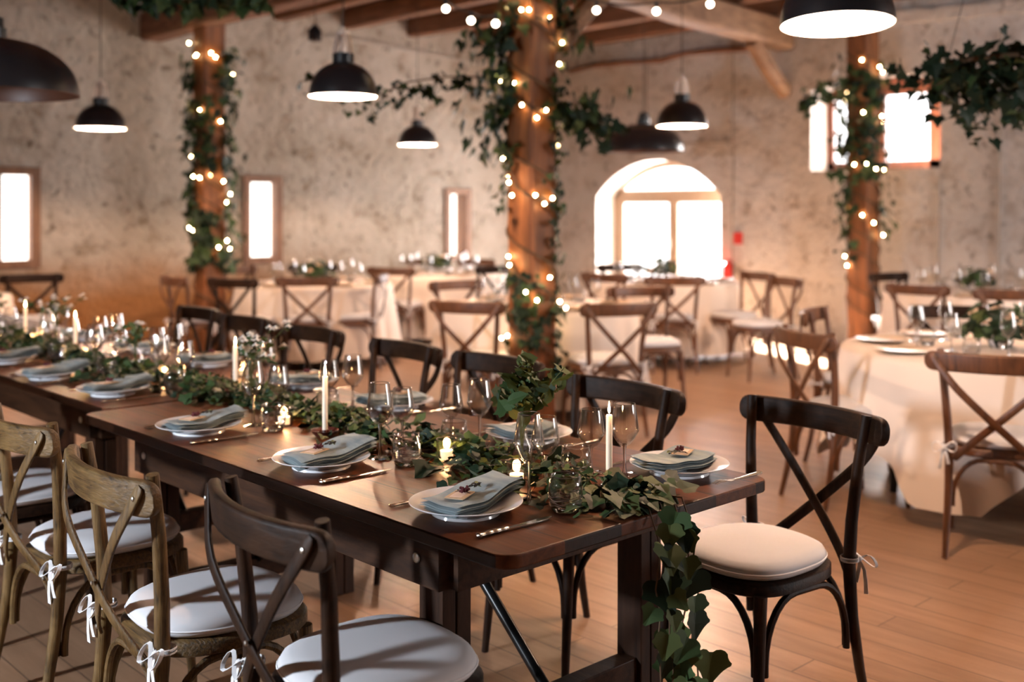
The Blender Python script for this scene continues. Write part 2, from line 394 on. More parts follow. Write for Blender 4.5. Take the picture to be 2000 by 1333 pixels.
MB().tube([(XW+.33, (ya+yb)/2+.03, .98), (XW+.33, (ya+yb)/2+.03, 1.10)], .012).build('door_handle', M['screw'], door)
fan = [(a, z) for a, z in arch_pts(ya+.07, yb-.07, 1.73, 2.06, 14)]
MB().add([(XW+.38, a, z) for a, z in fan] + [(XW+.386, a, z) for a, z in fan], [tuple(range(15)), tuple(range(29, 14, -1))]).build('fanlight_pane', M['pane'], door, smooth=False)
# high window in the right wall
w1 = MB(); wy0, wy1 = WIN[0], WIN[1]
frame_bars(w1, 0, [(wy0, wy0+.29, 1.93, 2.86), (wy1-.08, wy1, 1.93, 2.86), (wy0, wy1, 1.93, 2.03), (wy0, wy1, 2.76, 2.96), (6.0, 6.13, 2.0, 2.8)], XW+.36, XW+.40)
win = struct('window_1', w1, M['frame_red'], smooth=False); tag(win, 'high red-brown wooden window with two bright panes in a deep white reveal', 'window')
for a0, a1 in ((wy0+.29, 6.0), (6.13, wy1-.08)): MB().box((XW+.37, a0, 2.02), (XW+.376, a1, 2.76)).build('pane', M['pane'], win, smooth=False)
# slit windows in the left wall
SL = ['wide slit window with dark frame at the far left of the wall', 'slit window with wooden frame between the ivy pillars', 'dim narrow slit window beside the central ivy pillar']
for i, (a0, a1, z0, z1, _) in enumerate(SLITS):
    f = MB()
    for x0, x1, q0, q1 in ((a0-.07, a0+.015, z0-.07, z1+.07), (a1-.015, a1+.07, z0-.07, z1+.07), (a0+.015, a1-.015, z1-.01, z1+.07), (a0+.015, a1-.015, z0-.07, z0+.01)):
        f.box((x0, YW-.03, q0), (x1, YW+.06, q1))
    w = struct('window_%d' % (i+2), f, M['frame_dark'], smooth=False); tag(w, SL[i], 'window')
    MB().box((a0+.01, YW+.10+(.1 if i == 2 else 0), z0), (a1-.01, YW+.11+(.1 if i == 2 else 0), z1)).build('pane', M['frost'], w, smooth=False)
for nm, ax in (('window_5', 'w'), ('window_6', 's')):  # the south frame is made up to go with the fill lamp
    f = MB()
    if ax == 'w':
        for q in ((-2.4, 3.36, 1.2, -2.34, 3.40, 2.1), (-2.4, 3.60, 1.2, -2.34, 3.64, 2.1), (-2.4, 3.40, 1.2, -2.34, 3.60, 1.24), (-2.4, 3.40, 2.06, -2.34, 3.60, 2.1)): f.box(q[:3], q[3:])
    else:
        for q in ((7.2, -4.2, 1.1, 7.28, -4.14, 3.1), (10.12, -4.2, 1.1, 10.2, -4.14, 3.1), (7.28, -4.2, 1.1, 10.12, -4.14, 1.18), (7.28, -4.2, 3.02, 10.12, -4.14, 3.1), (8.66, -4.2, 1.18, 8.74, -4.14, 3.02)): f.box(q[:3], q[3:])
    struct(nm, f, M['frame_red'], smooth=False)

# beams, joists, pillars
def beam_mb(p, q, w, h, jit=.012, n=10, seed=1):
    rnd = random.Random(seed); p = Vector(p); q = Vector(q); t = (q-p).normalized(); s = t.cross(Vector((0,0,1))).normalized(); u = s.cross(t)
    mb = MB(); rings = []
    for i in range(n+1):
        c = p.lerp(q, i/n) + s*rnd.uniform(-jit, jit) + u*rnd.uniform(-jit, jit); a, b = w/2, h/2; k = .12*min(w, h)
        rings.append([c + s*x + u*y for x, y in ((a-k,-b),(a,-b+k),(a,b-k),(a-k,b),(-a+k,b),(-a,b-k),(-a,-b+k),(-a+k,-b))])
    return mb.loft(rings)
JV = [11.02-.30, 11.02-1.25, 11.02-2.35, 11.02-3.35, 11.02-4.3, 11.02-5.25, 11.02-6.2, 11.02-7.2, 11.02-8.2, 11.02-9.2]
for i, x in enumerate(JV):
    o = beam_mb((x, YW-.04+.1, 3.81), (x, Y0, 3.81), .17, .24, seed=i).build('ceiling_joist', M['joist'], None, sharp=25)
    tag(o, 'brown timber joist running under the ceiling to the tan plaster wall', 'joist', 'ceiling joists', 'structure')
def S_(o, label, cat='beam'): return tag(o, label, cat, None, 'structure')
S_(beam_mb((5.15, YW+.05, 3.44), (5.15, Y0, 3.44), .26, .30, seed=31).build('ceiling_beam', M['joist'], sharp=25), 'heavy dark beam resting on the central and left pillars')
pa = cam2w(-.30, 8.15, 3.50); pb = cam2w(3.155, 12.68, 3.50); dv = (pb-pa).normalized()
S_(beam_mb(pa - dv*1.0, pb + dv*.25, .26, .31, seed=32).build('ceiling_beam', M['beam'], sharp=25), 'pale slanting tie beam reaching the right wall above the hanging lamps')
def brace(p, q, w, h, label, sag=.12, seed=5):
    p = Vector(p); q = Vector(q); pts = []
    for i in range(9):
        t = i/8; c = p.lerp(q, t) + Vector((0,0,1))*sag*math.sin(PI*t)*-.5; pts.append(c)
    m = MB(); s = (q-p).cross(Vector((0,0,1))).normalized(); m.strip(pts, w, h, s)
    return S_(m.build('timber_brace', M['beam'], sharp=25), label, 'brace')
e = PD(1470, 78, 12.1); brace(e, PD(1538, 182, 12.75), .17, .17, 'curved timber brace under the tie beam beside the high window')
brace(PD(1092, 85, 7.35), PD(1185, -20, 8.0), .14, .14, 'curved timber brace rising from the top of the central pillar', -.05)
PIL = {'central': (5.14, 5.26, .245), 'left': (5.22, 9.90, .235), 'right': (10.20, 5.62, .24)}
for nm, (x, y, s) in PIL.items():
    rnd = random.Random(nm); rings = []
    for i in range(13):
        z = 3.32*i/12; a = s/2*(1+rnd.uniform(-.04, .04)); k = a*.16; dx, dy = rnd.uniform(-.006,.006), rnd.uniform(-.006,.006)
        rings.append([Vector((x+dx+p, y+dy+q, z)) for p, q in ((a-k,-a),(a,-a+k),(a,a-k),(a-k,a),(-a+k,a),(-a,a-k),(-a,-a+k),(-a+k,-a))])
    o = MB().loft(rings).build('timber_pillar', M['pillar'], sharp=25)
    S_(o, {'central': 'thick square timber pillar wrapped in ivy and lights, centre of the hall', 'left': 'timber pillar wrapped in ivy and lights before the tan wall', 'right': 'timber pillar wrapped in ivy standing in front of the high window'}[nm], 'pillar')
# conduits on the right wall, wooden ledge lines
def wall_pt(px, py): # on the right wall's face
    r = (px-HX)/FPX; d = (XW-.02)/(CA*r+SA); return PD(px, py, d)
def wall_ptl(px, py):
    r = (px-HX)/FPX; d = (YW-.02)/(-SA*r+CA); return PD(px, py, d)
for i, (ps, lb) in enumerate((([(1432,80),(1431,272)], 'upper vertical grey conduit on the right wall'), ([(1262,95),(1262,235)], 'thin vertical conduit above the round table by the door'),
      ([(1432,276),(1300,282)], 'short horizontal conduit above the arched door'), ([(1432,285),(1430,520)], 'vertical conduit running down beside the arched door'),
      ([(1836,340),(1832,570)], 'vertical conduit right of the high window'), ([(1957,60),(1950,580)], 'vertical conduit at the far right of the wall'))):
    o = MB().tube([wall_pt(*p) for p in ps], .012, 6).build('wall_conduit', M['pipe']); tag(o, lb, 'conduit', None, 'thing')
o = MB().tube([wall_ptl(p, q) for p, q in ((640,72),(700,80),(800,98),(900,118),(985,130))], .014, 6).build('wall_cable', M['pipe']); tag(o, 'long cable sagging along the tan wall under the joists', 'cable')
pts = [wall_pt(p, q) - Vector((.0,0,0)) for p, q in ((1112,140),(1160,128),(1220,122),(1290,118),(1340,104),(1400,98),(1462,95))]
tag(MB().tube(pts, [.03,.035,.03,.04,.03,.045,.04], 6).build('trim_1', M['joist']), 'ragged dark timber line along the right wall under the ceiling', 'trim', None, 'structure')
for (a, b, lb) in (((1690,45),(2000,12),'pale stone ledge strip high on the right wall'),):
    p = wall_pt(1700, 40); q = wall_pt(2040, 8); tag(beam_mb(p, q, .08, .14, .01).build('trim_2', M['reveal'], sharp=25), lb, 'trim', None, 'structure')

# ------------------------------------------------------------------ ivy
IVY = [(0,-.05),(.20,-.22),(.46,-.20),(.42,.02),(.62,.18),(.34,.34),(.24,.52),(0,.95),(-.24,.52),(-.34,.34),(-.62,.18),(-.42,.02),(-.46,-.20),(-.20,-.22)]
OVAL = [(0,0),(.22,.14),(.32,.4),(.24,.72),(0,1),(-.24,.72),(-.32,.4),(-.22,.14)]
def leaf(mb, p, size, n, tip, m, shape=IVY, fold=.18):
    n = Vector(n).normalized(); tip = Vector(tip); tip = (tip - n*tip.dot(n))
    if tip.length < 1e-4: tip = n.orthogonal()
    tip.normalize(); s = tip.cross(n); p = Vector(p)
    vs = [p + (s*x + tip*y + n*(abs(x)*fold - .12*y*y))*size for x, y in shape] + [p + (tip*.3)*size]
    c = len(shape); mb.add(vs, [(i, (i+1) % c, c) for i in range(c)], m)
def chaikin(o):
    r = []
    for i in range(len(o)):
        (x0, y0), (x1, y1) = o[i], o[(i+1) % len(o)]; r += [(x0*.72+x1*.28, y0*.72+y1*.28), (x0*.28+x1*.72, y0*.28+y1*.72)]
    return r
IVY_ROUND = chaikin([(0,-.04),(.22,-.20),(.48,-.12),(.50,.08),(.66,.22),(.44,.36),(.26,.58),(0,1.02),(-.26,.58),(-.44,.36),(-.66,.22),(-.50,.08),(-.48,-.12),(-.22,-.20)])
OVAL_ROUND = chaikin(OVAL)
def rv(rnd, a=1): return Vector((rnd.uniform(-a,a), rnd.uniform(-a,a), rnd.uniform(-a,a)))
def pillar_ivy(nm, spec, label, lblx):
    """spec: list of (z0,z1,angle_deg,count,spread,size)"""
    x, y, s = PIL[nm]; rnd = random.Random(nm+'ivy'); root = empty('ivy_garland', (x, y, 0)); tag(root, label, 'ivy')
    fo = MB()
    for z0, z1, ang, cnt, spr, size in spec:
        for _ in range(cnt):
            z = rnd.uniform(z0, z1); a = R(ang + rnd.gauss(0, 22)); r = s*.62 + abs(rnd.gauss(0, spr))
            d = Vector((math.cos(a), math.sin(a), 0)); p = d*r + Vector((0,0,z))
            leaf(fo, p, size*rnd.uniform(.6,1.25), d + rv(rnd,.6) + Vector((0,0,.3)), Vector((0,0,-1)) + rv(rnd,.7), rnd.choices((0,1,2), (7,4,1))[0])
    fo.build('foliage', LEAF, root, smooth=False)
    v = MB()
    for ph in (0, 2.2):
        pts = [(math.cos(a)*s*.70, math.sin(a)*s*.70, 3.1 - 2.7*i/70) for i in range(71) for a in (ph + i*.42,)]
        v.tube(pts, .008, 5)
    v.build('vine', M['vine'], root)
# camera-facing angle of the pillars is about 225 deg; left of it in the picture is ~135, right of it ~-45
pillar_ivy('central', [(1.85,2.75,135,180,.17,.085),(2.2,3.1,150,60,.05,.08),(1.5,2.0,140,45,.07,.06),(.75,1.1,200,40,.03,.07),(.3,1.5,-50,120,.035,.055),
    (1.5,3.1,-50,110,.05,.06),(2.1,2.3,-45,60,.20,.08),(2.6,3.1,-40,60,.09,.08),(.6,.8,230,30,.03,.06)], 'dense ivy climbing the thick central pillar', '')
pillar_ivy('left', [(.9,3.0,140,170,.06,.09),(.9,3.1,-45,210,.08,.09),(1.9,2.6,220,70,.05,.08),(1.0,1.5,220,60,.05,.1)], 'dense ivy climbing the left pillar before the tan wall', '')
pillar_ivy('right', [(.95,3.1,140,130,.07,.08),(1.2,3.0,-45,110,.09,.08),(1.8,2.9,225,110,.03,.08)], 'ivy climbing the right pillar in front of the high window', '')

BULB_ME = {}
def bulb_mesh(r, mat, key):
    if key not in BULB_ME: BULB_ME[key] = MB().ball((0,0,0), r, 8).mesh('bulb', mat)
    return BULB_ME[key]
def fairy(nm, turns, n, z0, z1, label, ph=0):
    x, y, s = PIL[nm]; rnd = random.Random(nm+'fl'); root = empty('fairy_lights', (x, y, 0)); tag(root, label, 'string lights')
    N = 140; pts = []
    def at(t):
        a = ph + t*turns*2*PI; sq = s*.5/max(abs(math.cos(a)), abs(math.sin(a))); r = min(sq+.02, s*.66)
        return Vector((math.cos(a)*r, math.sin(a)*r, z1 + (z0-z1)*t + .03*math.sin(a*3)))
    MB().tube([at(i/N) for i in range(N+1)], .0055, 5).build('wire', M['wire'], root)
    for i in range(n):
        t = (i+rnd.uniform(.2,.8))/n; p = at(t); d = Vector((p.x, p.y, 0)).normalized()
        b = bpy.data.objects.new('bulb', bulb_mesh(.0095, M['fairy'], 'fairy')); COL.objects.link(b); b.parent = root; b.location = p + d*rnd.uniform(.012,.05) + Vector((rnd.uniform(-.03,.03),rnd.uniform(-.03,.03),rnd.uniform(-.09,.09)))
fairy('central', 4.3, 50, .55, 3.1, 'fairy lights wound down the thick central pillar', .6)
fairy('left', 4.0, 38, .85, 3.15, 'fairy lights wound round the left pillar', 1.9)
fairy('right', 4.0, 32, .9, 3.1, 'fairy lights wound round the right pillar', 3.3)

def ivy_spray(name, label, pts, cnt, spr, size, drop=.0, dark=(7,3,1), seed=3, cat='ivy', vr=.006):
    rnd = random.Random(seed); base = Vector(pts[len(pts)//2]); root = empty(name, base); tag(root, label, cat)
    ps = [Vector(p)-base for p in pts]; MB().tube(ps, vr, 5).build('vine', M['vine'], root)
    fo = MB(); n = len(ps)-1
    for _ in range(cnt):
        t = rnd.uniform(0, n-1e-3); i = int(t); c = ps[i].lerp(ps[i+1], t-i)
        o = Vector((rnd.gauss(0,spr), rnd.gauss(0,spr), rnd.gauss(0,spr*.7) - abs(rnd.gauss(0,1))*drop))
        leaf(fo, c+o, size*rnd.uniform(.55,1.3), rv(rnd)+Vector((-.4,-.5,.3)), Vector((0,0,-1))+rv(rnd,.8), rnd.choices((0,1,2), dark)[0])
    fo.build('foliage', LEAF, root, smooth=False); return root
ivy_spray('hanging_ivy', 'thin ivy strand hanging between the left lamp and the central pillar', [PD(p,q,7.4) for p,q in ((985,145),(930,150),(870,150),(800,160),(740,185),(690,172),(600,150))], 120, .05, .06, .07, seed=8)
ivy_spray('hanging_ivy', 'dark ivy spray sticking out right of the central pillar', [PD(p,q,7.3) for p,q in ((1085,215),(1120,230),(1160,225),(1185,250))], 90, .06, .075, .05, seed=9)
ivy_spray('hanging_ivy', 'leafy sprig draped on the high window beside the right pillar', [PD(p,q,10.9) for p,q in ((1570,200),(1600,165),(1640,160),(1660,185),(1655,260),(1640,320),(1670,400))], 90, .06, .09, .05, dark=(3,5,2), seed=10)
# ivy hoop hung above the near round table
rt = Vector((5.82, 2.42, 0)); rnd = random.Random(12); hoop = empty('hanging_ivy_hoop', (5.88, 2.30, 2.24)); tag(hoop, 'dark bushy ivy wreath hanging above the near round table', 'ivy wreath')
ring = [(math.cos(a)*.40, math.sin(a)*.40, .02) for a in (2*PI*i/40 for i in range(41))]; MB().tube(ring, .012, 6).build('hoop', M['vine'], hoop)
for k_ in range(3):
    a = k_*2.1; MB().tube([(math.cos(a)*.4, math.sin(a)*.4, .02), (0, 0, 1.68)], .002, 4).build('hanging_wire', M['wire'], hoop)
fo = MB()
for _ in range(560):
    a = rnd.uniform(0, 2*PI); r = .40+rnd.gauss(0,.15); z = rnd.gauss(0,.065) - (abs(rnd.gauss(0,.13)) if rnd.random() < .5 else 0)
    leaf(fo, (math.cos(a)*r, math.sin(a)*r, z), rnd.uniform(.05,.10), rv(rnd)+Vector((-.3,-.3,.4)), Vector((0,0,-1))+rv(rnd,.9), rnd.choices((0,1,2),(8,2,.4))[0])
for k_ in range(7):
    a = rnd.uniform(0, 2*PI); L = rnd.uniform(.2,.42)
    for j in range(16): leaf(fo, (math.cos(a)*.4+rnd.gauss(0,.02), math.sin(a)*.4+rnd.gauss(0,.02), -L*j/15), .045, rv(rnd), Vector((0,0,-1))+rv(rnd,.5), 0)
fo.build('foliage', LEAF, hoop, smooth=False)
# greenery hung at the top left
ivy_spray('hanging_ivy', 'green leaves hanging from the beam at the top left edge', [PD(p,q,7.0) for p,q in ((225,-25),(270,-12),(320,-8),(360,0),(450,-10),(520,-14))], 110, .05, .10, .03, dark=(4,4,1), seed=21)

# ------------------------------------------------------------------ pendant lamps
def dome(Rr, H, neck, n=14):
    out = [(Rr*math.sin(PI/2*(1-t))**.95 if False else max(neck, Rr*math.cos(PI/2*t)), H*math.sin(PI/2*t)) for t in (i/n for i in range(n+1))]
    return out
def pendant(Rr, H, neck, cage, power, inner_mat=None):
    def fn():
        root = empty('pendant_lamp')
        n = 14; outp = []
        for i in range(n+1):
            t = i/n; a = PI/2*t*.93; outp.append((max(neck, Rr*math.cos(a)**.85), H*math.sin(a)))
        inner = [(max(r-.006, .01), z-.004) for r, z in outp]
        MB().lathe(outp + [(neck, H+.05), (neck*.8, H+.055), (.001, H+.056)], 40, 0, caps=False).lathe([(outp[0][0], 0), (outp[0][0]-.002, -.002), (outp[0][0]-.005, 0)] + inner[1:] + [(.001, inner[-1][1]+.001)], 40, 1, caps=False).build('shade', [M['black'], inner_mat or M['shade_in']], root)
        if cage:
            cg = MB(); zt = H+.17
            for k in range(8):
                a = 2*PI*k/8; cg.tube([(math.cos(a)*neck*.9, math.sin(a)*neck*.9, H+.05), (math.cos(a)*neck*.75, math.sin(a)*neck*.75, H+.12), (math.cos(a)*.034, math.sin(a)*.034, zt)], .007, 6)
            cg.lathe([(.02, H+.04), (.022, H+.10), (.018, zt-.01), (.040, zt-.006), (.040, zt+.008), (.012, zt+.014), (.010, zt+.04)], 16); cg.build('neck_cage', M['cage'], root)
        else: MB().lathe([(neck*.8, H+.055), (neck*.75, H+.10), (.012, H+.12)], 16).build('cap', M['black'], root)
        MB().tube([(0,0,H+.1), (0,0,3.9-2.16)], .004, 5).build('cord', M['wire'], root)
        if power:
            MB().ball((0,0,H*.60), .030, 14).build('light_bulb', M['lampglow'], root)
            l = bpy.data.lights.new('lamp_light', 'POINT'); l.energy = power; l.color = (1,.65,.44); l.shadow_soft_size = .02
            lo = bpy.data.objects.new('lamp_light', l); COL.objects.link(lo); lo.parent = root; lo.location = (0,0,H*.30)
        return root
    return Proto(fn)
small = pendant(.20, .20, .062, True, 110)
for (x, y, lb) in ((3.52, 2.04, 'large near black dome lamp at the top right of the photo'), (3.67, 5.34, 'black dome lamp hanging left of the central pillar'),
    (3.69, 8.85, 'small black dome lamp before the tan wall, between far left slit windows'), (7.00, 8.85, 'smallest distant black dome lamp left of the central pillar'),
    (6.95, 5.40, 'black dome lamp with bright rim above the arched door')):
    small.put((x, y, 2.16), 0, lb, 'pendant lamp', 'small dome pendant lamps', rot=(R(-3), R(3), 0) if x < 3.6 else None)
for (x, y, lb) in ((7.0, 2.04, 'unseen black dome lamp added to light the near round table'), ):  # out-of-view pendant, added to light this table and the floor around it
    small.put((x, y, 2.16), 0, lb, 'pendant lamp', 'small dome pendant lamps')
big = pendant(.40, .27, .065, False, 0, M['rust'])
big.put((8.36, 6.97, 2.07), 0, 'wide shallow black lamp over the round table by the door', 'pendant lamp', 'wide shallow pendant lamps')
big.put((1.80, 5.60, 2.06), 0, 'wide shallow black lamp at the left edge of the photo', 'pendant lamp', 'wide shallow pendant lamps')
lan = empty('hanging_lantern', PD(615, 82, 9.0)); tag(lan, 'small dark lantern hanging near the left joists', 'lantern')
MB().lathe([(.03,0),(.055,.01),(.058,.09),(.03,.13),(.008,.15)], 12).build('body', M['black'], lan); MB().tube([(0,0,.14),(0,0,.9)], .004, 5).build('cord', M['wire'], lan)
# festoon bulbs between the beams
def festoon(label, pxs, d, seed):
    P = [PD(p, q, d) for p, q in pxs]; base = P[len(P)//2]; root = empty('festoon_lights', base); tag(root, label, 'string lights')
    cab = []
    for i in range(len(P)-1):
        for j in range(6): t = j/6; cab.append(P[i].lerp(P[i+1], t) - base + Vector((0,0,.055 - .02*math.sin(PI*t))))
    cab.append(P[-1]-base+Vector((0,0,.055))); MB().tube(cab, .006, 5).build('cable', M['wire'], root)
    sk = MB().tube([(0,0,.02),(0,0,.06)], .012, 8).mesh('socket', M['black'])
    for p in P[(1 if seed else 0):]:
        b = bpy.data.objects.new('bulb', bulb_mesh(.022, M['feston'], 'fest')); COL.objects.link(b); b.parent = root; b.location = p - base
        s_ = bpy.data.objects.new('socket', sk); COL.objects.link(s_); s_.parent = b
festoon('row of round festoon bulbs left of the central pillar', [(700,-30),(871,17),(920,40),(968,46)], 6.6, 1)
festoon('row of round festoon bulbs right of the central pillar', [(1050,-30),(1165,20),(1282,22),(1387,8),(1500,-35)], 6.6, 1)

# ------------------------------------------------------------------ chairs
def outline(wf, wb, dep, n=40, p=3.0):
    pts = []
    for i in range(n):
        a = 2*PI*i/n; c, s_ = math.cos(a), math.sin(a)
        x = abs(c)**(2/p)*(1 if c >= 0 else -1); y = abs(s_)**(2/p)*(1 if s_ >= 0 else -1)
        w = wb + (wf-wb)*(y+1)/2
        pts.append((x*w/2, y*dep/2))
    return pts
def chair_fn(wm, wx, screws, lean=0):
    def fn():
        root = empty('cross_back_chair')
        ol = outline(.445, .385, .43)
        MB().loft([[Vector((x*k, y*k, z)) for x, y in ol] for k, z in ((.94,.425),(1,.432),(1,.458),(.97,.464))])  .build('seat', wx, root, sharp=50)
        ol2 = outline(.43, .37, .415, 40, 2.7); rings = []
        for k, z in ((.86,.465),(.96,.469),(1.0,.480),(1.0,.491),(.965,.504),(.87,.514),(.7,.520),(.4,.523),(.15,.524)):
            rings.append([Vector((x*k, y*k, z)) for x, y in ol2])
        cu = MB().loft(rings).build('cushion', M['cushion'], root, sharp=70)
        pp = MB()
        pip = [(x*1.004, y*1.004, .486) for x, y in ol2]; pp.tube(pip + [pip[0]], .0028, 5); pp.build('piping', M['ribbon'], cu)
        for s in (-1, 1):
            # rear leg and back post in one bent piece
            pts = [(s*.200,-.285,0),(s*.194,-.252,.14),(s*.188,-.225,.30),(s*.186,-.213,.45),(s*.193,-.216,.58),(s*.206,-.228,.74),(s*.220,-.250,.892)]
            b = MB().tube(pts, [.0125,.015,.0175,.019,.018,.0165,.0155], 12).build('back_post', wm, root)
            MB().tube([(s*.180,.165,.435),(s*.186,.178,.25),(s*.197,.200,0)], [.019,.0165,.012], 12).build('front_leg', wm, root)
            # tie bow
            bow = MB(); c = Vector((s*.192, -.232, .470)); rnd = random.Random(5+s)
            for i in range(2): bow.strip([c+Vector((.026*math.cos(a), .024+.026*math.sin(a), .004*i)) for a in (2*PI*j/12 for j in range(13))], .009, .002, (0,0,1))
            kn = c + Vector((s*.012, -.004, 0)); bow.ball(kn, .010, 8)
            for dx, dz in ((1,.2),(-1,-.1)):
                lp = [kn + Vector((dx*.05*math.sin(PI*t)*1.0 if t < .5 else dx*.05*math.sin(PI*t), -.012-.012*math.sin(2*PI*t), dz*.02*math.sin(PI*t) - .028*math.sin(2*PI*t)*.7)) for t in (j/10 for j in range(11))]
                bow.strip(lp, .010, .0016, (0,1,.3))
            for dx, L in ((.012,.075),(-.016,.10)):
                bow.strip([kn, kn+Vector((dx*.6,-.012,-L*.35)), kn+Vector((dx,-.010,-L*.7)), kn+Vector((dx*1.3,-.006,-L))], [.007,.011,.012,.014], .0016, (1,.2,0))
            bow.build('tie', M['ribbon'], cu)
        # bent top rail behind the posts
        pts = []; wd = []
        tt = [-1,-.993,-.975,-.945,-.90,-.82,-.7,-.55,-.4,-.2,0]; tt += [-t for t in reversed(tt[:-1])]
        h0 = [.020,.042,.062,.076,.083,.085,.084,.083,.083,.083,.083]; hh = h0 + list(reversed(h0[:-1]))
        for t in tt: pts.append((t*.279, -.326+.066*abs(t)**2, .845)); wd.append((0,-.10,1))
        MB().strip(pts, hh, .027, wd).build('top_rail', wx, root, sharp=50, bevel=.006)
        for s in (-1, 1):
            off = .0055*s
            pts = [(s*.254,-.2895,.876),(s*.250,-.291,.866),(s*.226,-.301,.830),(s*.15,-.318+off,.735),(s*.035,-.302+off,.62),(-s*.06,-.280+off,.53),(-s*.135,-.250,.455),(-s*.165,-.232,.415)]
            sp_ = smooth_path([pts[0], pts[2], pts[3], pts[4], pts[5], pts[6], pts[7]], 4); nw = len(sp_); st = MB().strip(sp_, [.016,.026,.031] + [.032]*(nw-6) + [.030,.026,.018], .008, (s*.73,0,-.68)).build('cross_strap', wm, root, sharp=50)
            if screws:
                for p in ((s*.238,-.3030,.848),(-s*.150,-.249,.435)):
                    MB().lathe([(.0065,-.003),(.006,.001),(.003,.0025),(.0001,.003)], 10).xform(Matrix.Translation(p) @ Matrix.Rotation(R(90), 4, 'X')).build('screw', M['screw'], st)
        if screws: MB().lathe([(.0055,-.004),(.005,.001),(.0001,.003)], 10).xform(Matrix.Translation((.004,-.314,.60)) @ Matrix.Rotation(R(90), 4, 'X')).build('screw', M['screw'], root)
        # bent braces under the seat
        def arch(p, q, za=.24):
            p = Vector(p); q = Vector(q); L = (q-p).length; u = (q-p).normalized(); r = min(.125, L*.42); up = Vector((0,0,1))
            pts = [p + up*(za-.03)] + [p + u*(r*(1-math.cos(a))) + up*(za + (.418-za)*math.sin(a)) for a in (PI/2*j/7 for j in range(8))]
            pts += [q - u*(r*(1-math.cos(a))) + up*(za + (.418-za)*math.sin(a)) for a in (PI/2*(7-j)/7 for j in range(8))] + [q + up*(za-.03)]
            MB().tube(pts, .0105, 8).build('curved_brace', wm, root)
        arch((-.165,.172,0), (.165,.172,0)); arch((-.172,-.215,0), (.172,-.215,0))
        for s in (-1, 1): arch((s*.182,.150,0), (s*.186,-.200,0))
        return root
    return fn
CH = {'dark': Proto(chair_fn(M['ch_dark'], M['ch_dark_x'], True)), 'olive': Proto(chair_fn(M['ch_olive'], M['ch_olive_x'], True)), 'warm': Proto(chair_fn(M['ch_warm'], M['ch_warm'], False)), 'dim': Proto(chair_fn(M['ch_dark'], M['ch_dark_x'], False))}
def chair(kind, bx, by, fx, fy, label, group, sc=1.0):
    """bx,by: middle of the back; (fx,fy): direction the chair faces"""
    d = Vector((fx, fy)).normalized(); c = Vector((bx, by)) + d*.26*sc
    return CH[kind].put((c.x, c.y, 0), math.atan2(-d.x, d.y), label, 'chair', group, sc)
GL, GR = 'chairs on the near side of the long table', 'chairs along the far side of the long table'
chair('dark', 1.20, 2.02, 1, -.10, 'dark cross-back chair at front bottom, its white cushion cut by the frame', GL, 1.0)
chair('olive', 1.115, 2.60, 1, -.06, 'weathered daylit olive-brown chair with striped light on its white cushion and bows', GL, 1.0)
chair('olive', 1.155, 3.36, 1, .02, 'weathered daylit chair at the left edge with a bow hanging on its post', GL, 1.0)
chair('dark', 1.14, 4.10, 1, 0, 'dark chair half out of frame behind the leftmost weathered daylit chair', GL, 1.0)
chair('dark', 2.995, 1.835, -1, .13, 'dark cross-back chair at the table corner with puffy cushion, nearest on the right', GR)
chair('dark', 2.915, 2.53, -1, .05, 'dark chair tucked behind the nearest far-side plate setting, second along', GR)
chair('dark', 3.05, 3.34, -1, .0, 'dark chair rail in front of the central pillar foot, third along far side', GR)
chair('dark', 3.05, 3.96, -1, .05, 'dark chair left of the pillar, fourth along the far side', GR)
chair('dark', 3.10, 4.80, -1, .0, 'dark chair behind the saucer taper candle, fifth along the far side', GR)
chair('dim', 3.13, 5.52, -1, .0, 'dark chair below the left pillar, sixth along the far side', GR)
chair('dim', 3.20, 6.22, -1, .0, 'last dark chair on the far side, in front of the left pillar', GR)
RTS = {'near': (5.82, 2.42), 'centre': (5.90, 5.98), 'left': (6.00, 9.22), 'back': (8.0, 9.75), 'door': (8.75, 7.05), 'wall': (9.56, 4.19), 'edge': (2.60, 10.08)}
def rc(kind, px, d, table, label, face=None):
    p = cam2w((px-HX)/FPX*d, d, 0); t = RTS[table]; f = face or (t[0]-p.x, t[1]-p.y)
    chair(kind, p.x, p.y, f[0], f[1], label, 'chairs at the round tables')
rc('warm', 1945, 4.62, 'near', 'big brown chair in front of the near round table, right edge of photo')
rc('warm', 1574, 5.52, 'near', 'brown chair seen sideways left of the near round table', (.89, -.45))
rc('warm', 1594, 6.62, 'near', 'brown chair behind the sideways chair, near the right pillar', (.35, -1))
rc('dim', 1868, 6.85, 'near', 'dark chair rail across the far side of the near round table')
rc('warm', 1975, 8.3, 'wall', 'reddish chair at the right edge before the farthest right table')
rc('warm', 912, 7.26, 'centre', 'brown chair just left of the central pillar, back towards camera')
rc('warm', 1208, 7.10, 'centre', 'brown chair right of the central pillar, back towards camera')
rc('warm', 1252, 8.57, 'centre', 'brown chair turned towards camera behind the one right of the pillar', (-.54, -.84))
rc('warm', 893, 9.3, 'centre', 'chair facing camera on the far side of the table behind the pillar')
rc('warm', 600, 9.82, 'left', 'chair with clear cross back centred before the left round table')
rc('dim', 455, 9.64, 'left', 'dark chair just right of the left pillar')
rc('warm', 742, 10.3, 'left', 'chair at the right side of the left round table', (-.73, .68))
rc('dim', 612, 12.0, 'left', 'distant chair behind the left round table')
rc('warm', 462, 11.6, 'left', 'distant pale-railed chair right of the left pillar, at the wall')
rc('warm', 342, 9.9, 'left', 'chair seen edge-on left of the left pillar')
rc('warm', 764, 11.4, 'back', 'chair with wide rail before the table near the tan wall')
rc('warm', 835, 13.4, 'back', 'far chair against the tan wall left of the narrow slit window')
rc('warm', 928, 13.3, 'back', 'far chair under the narrow slit window')
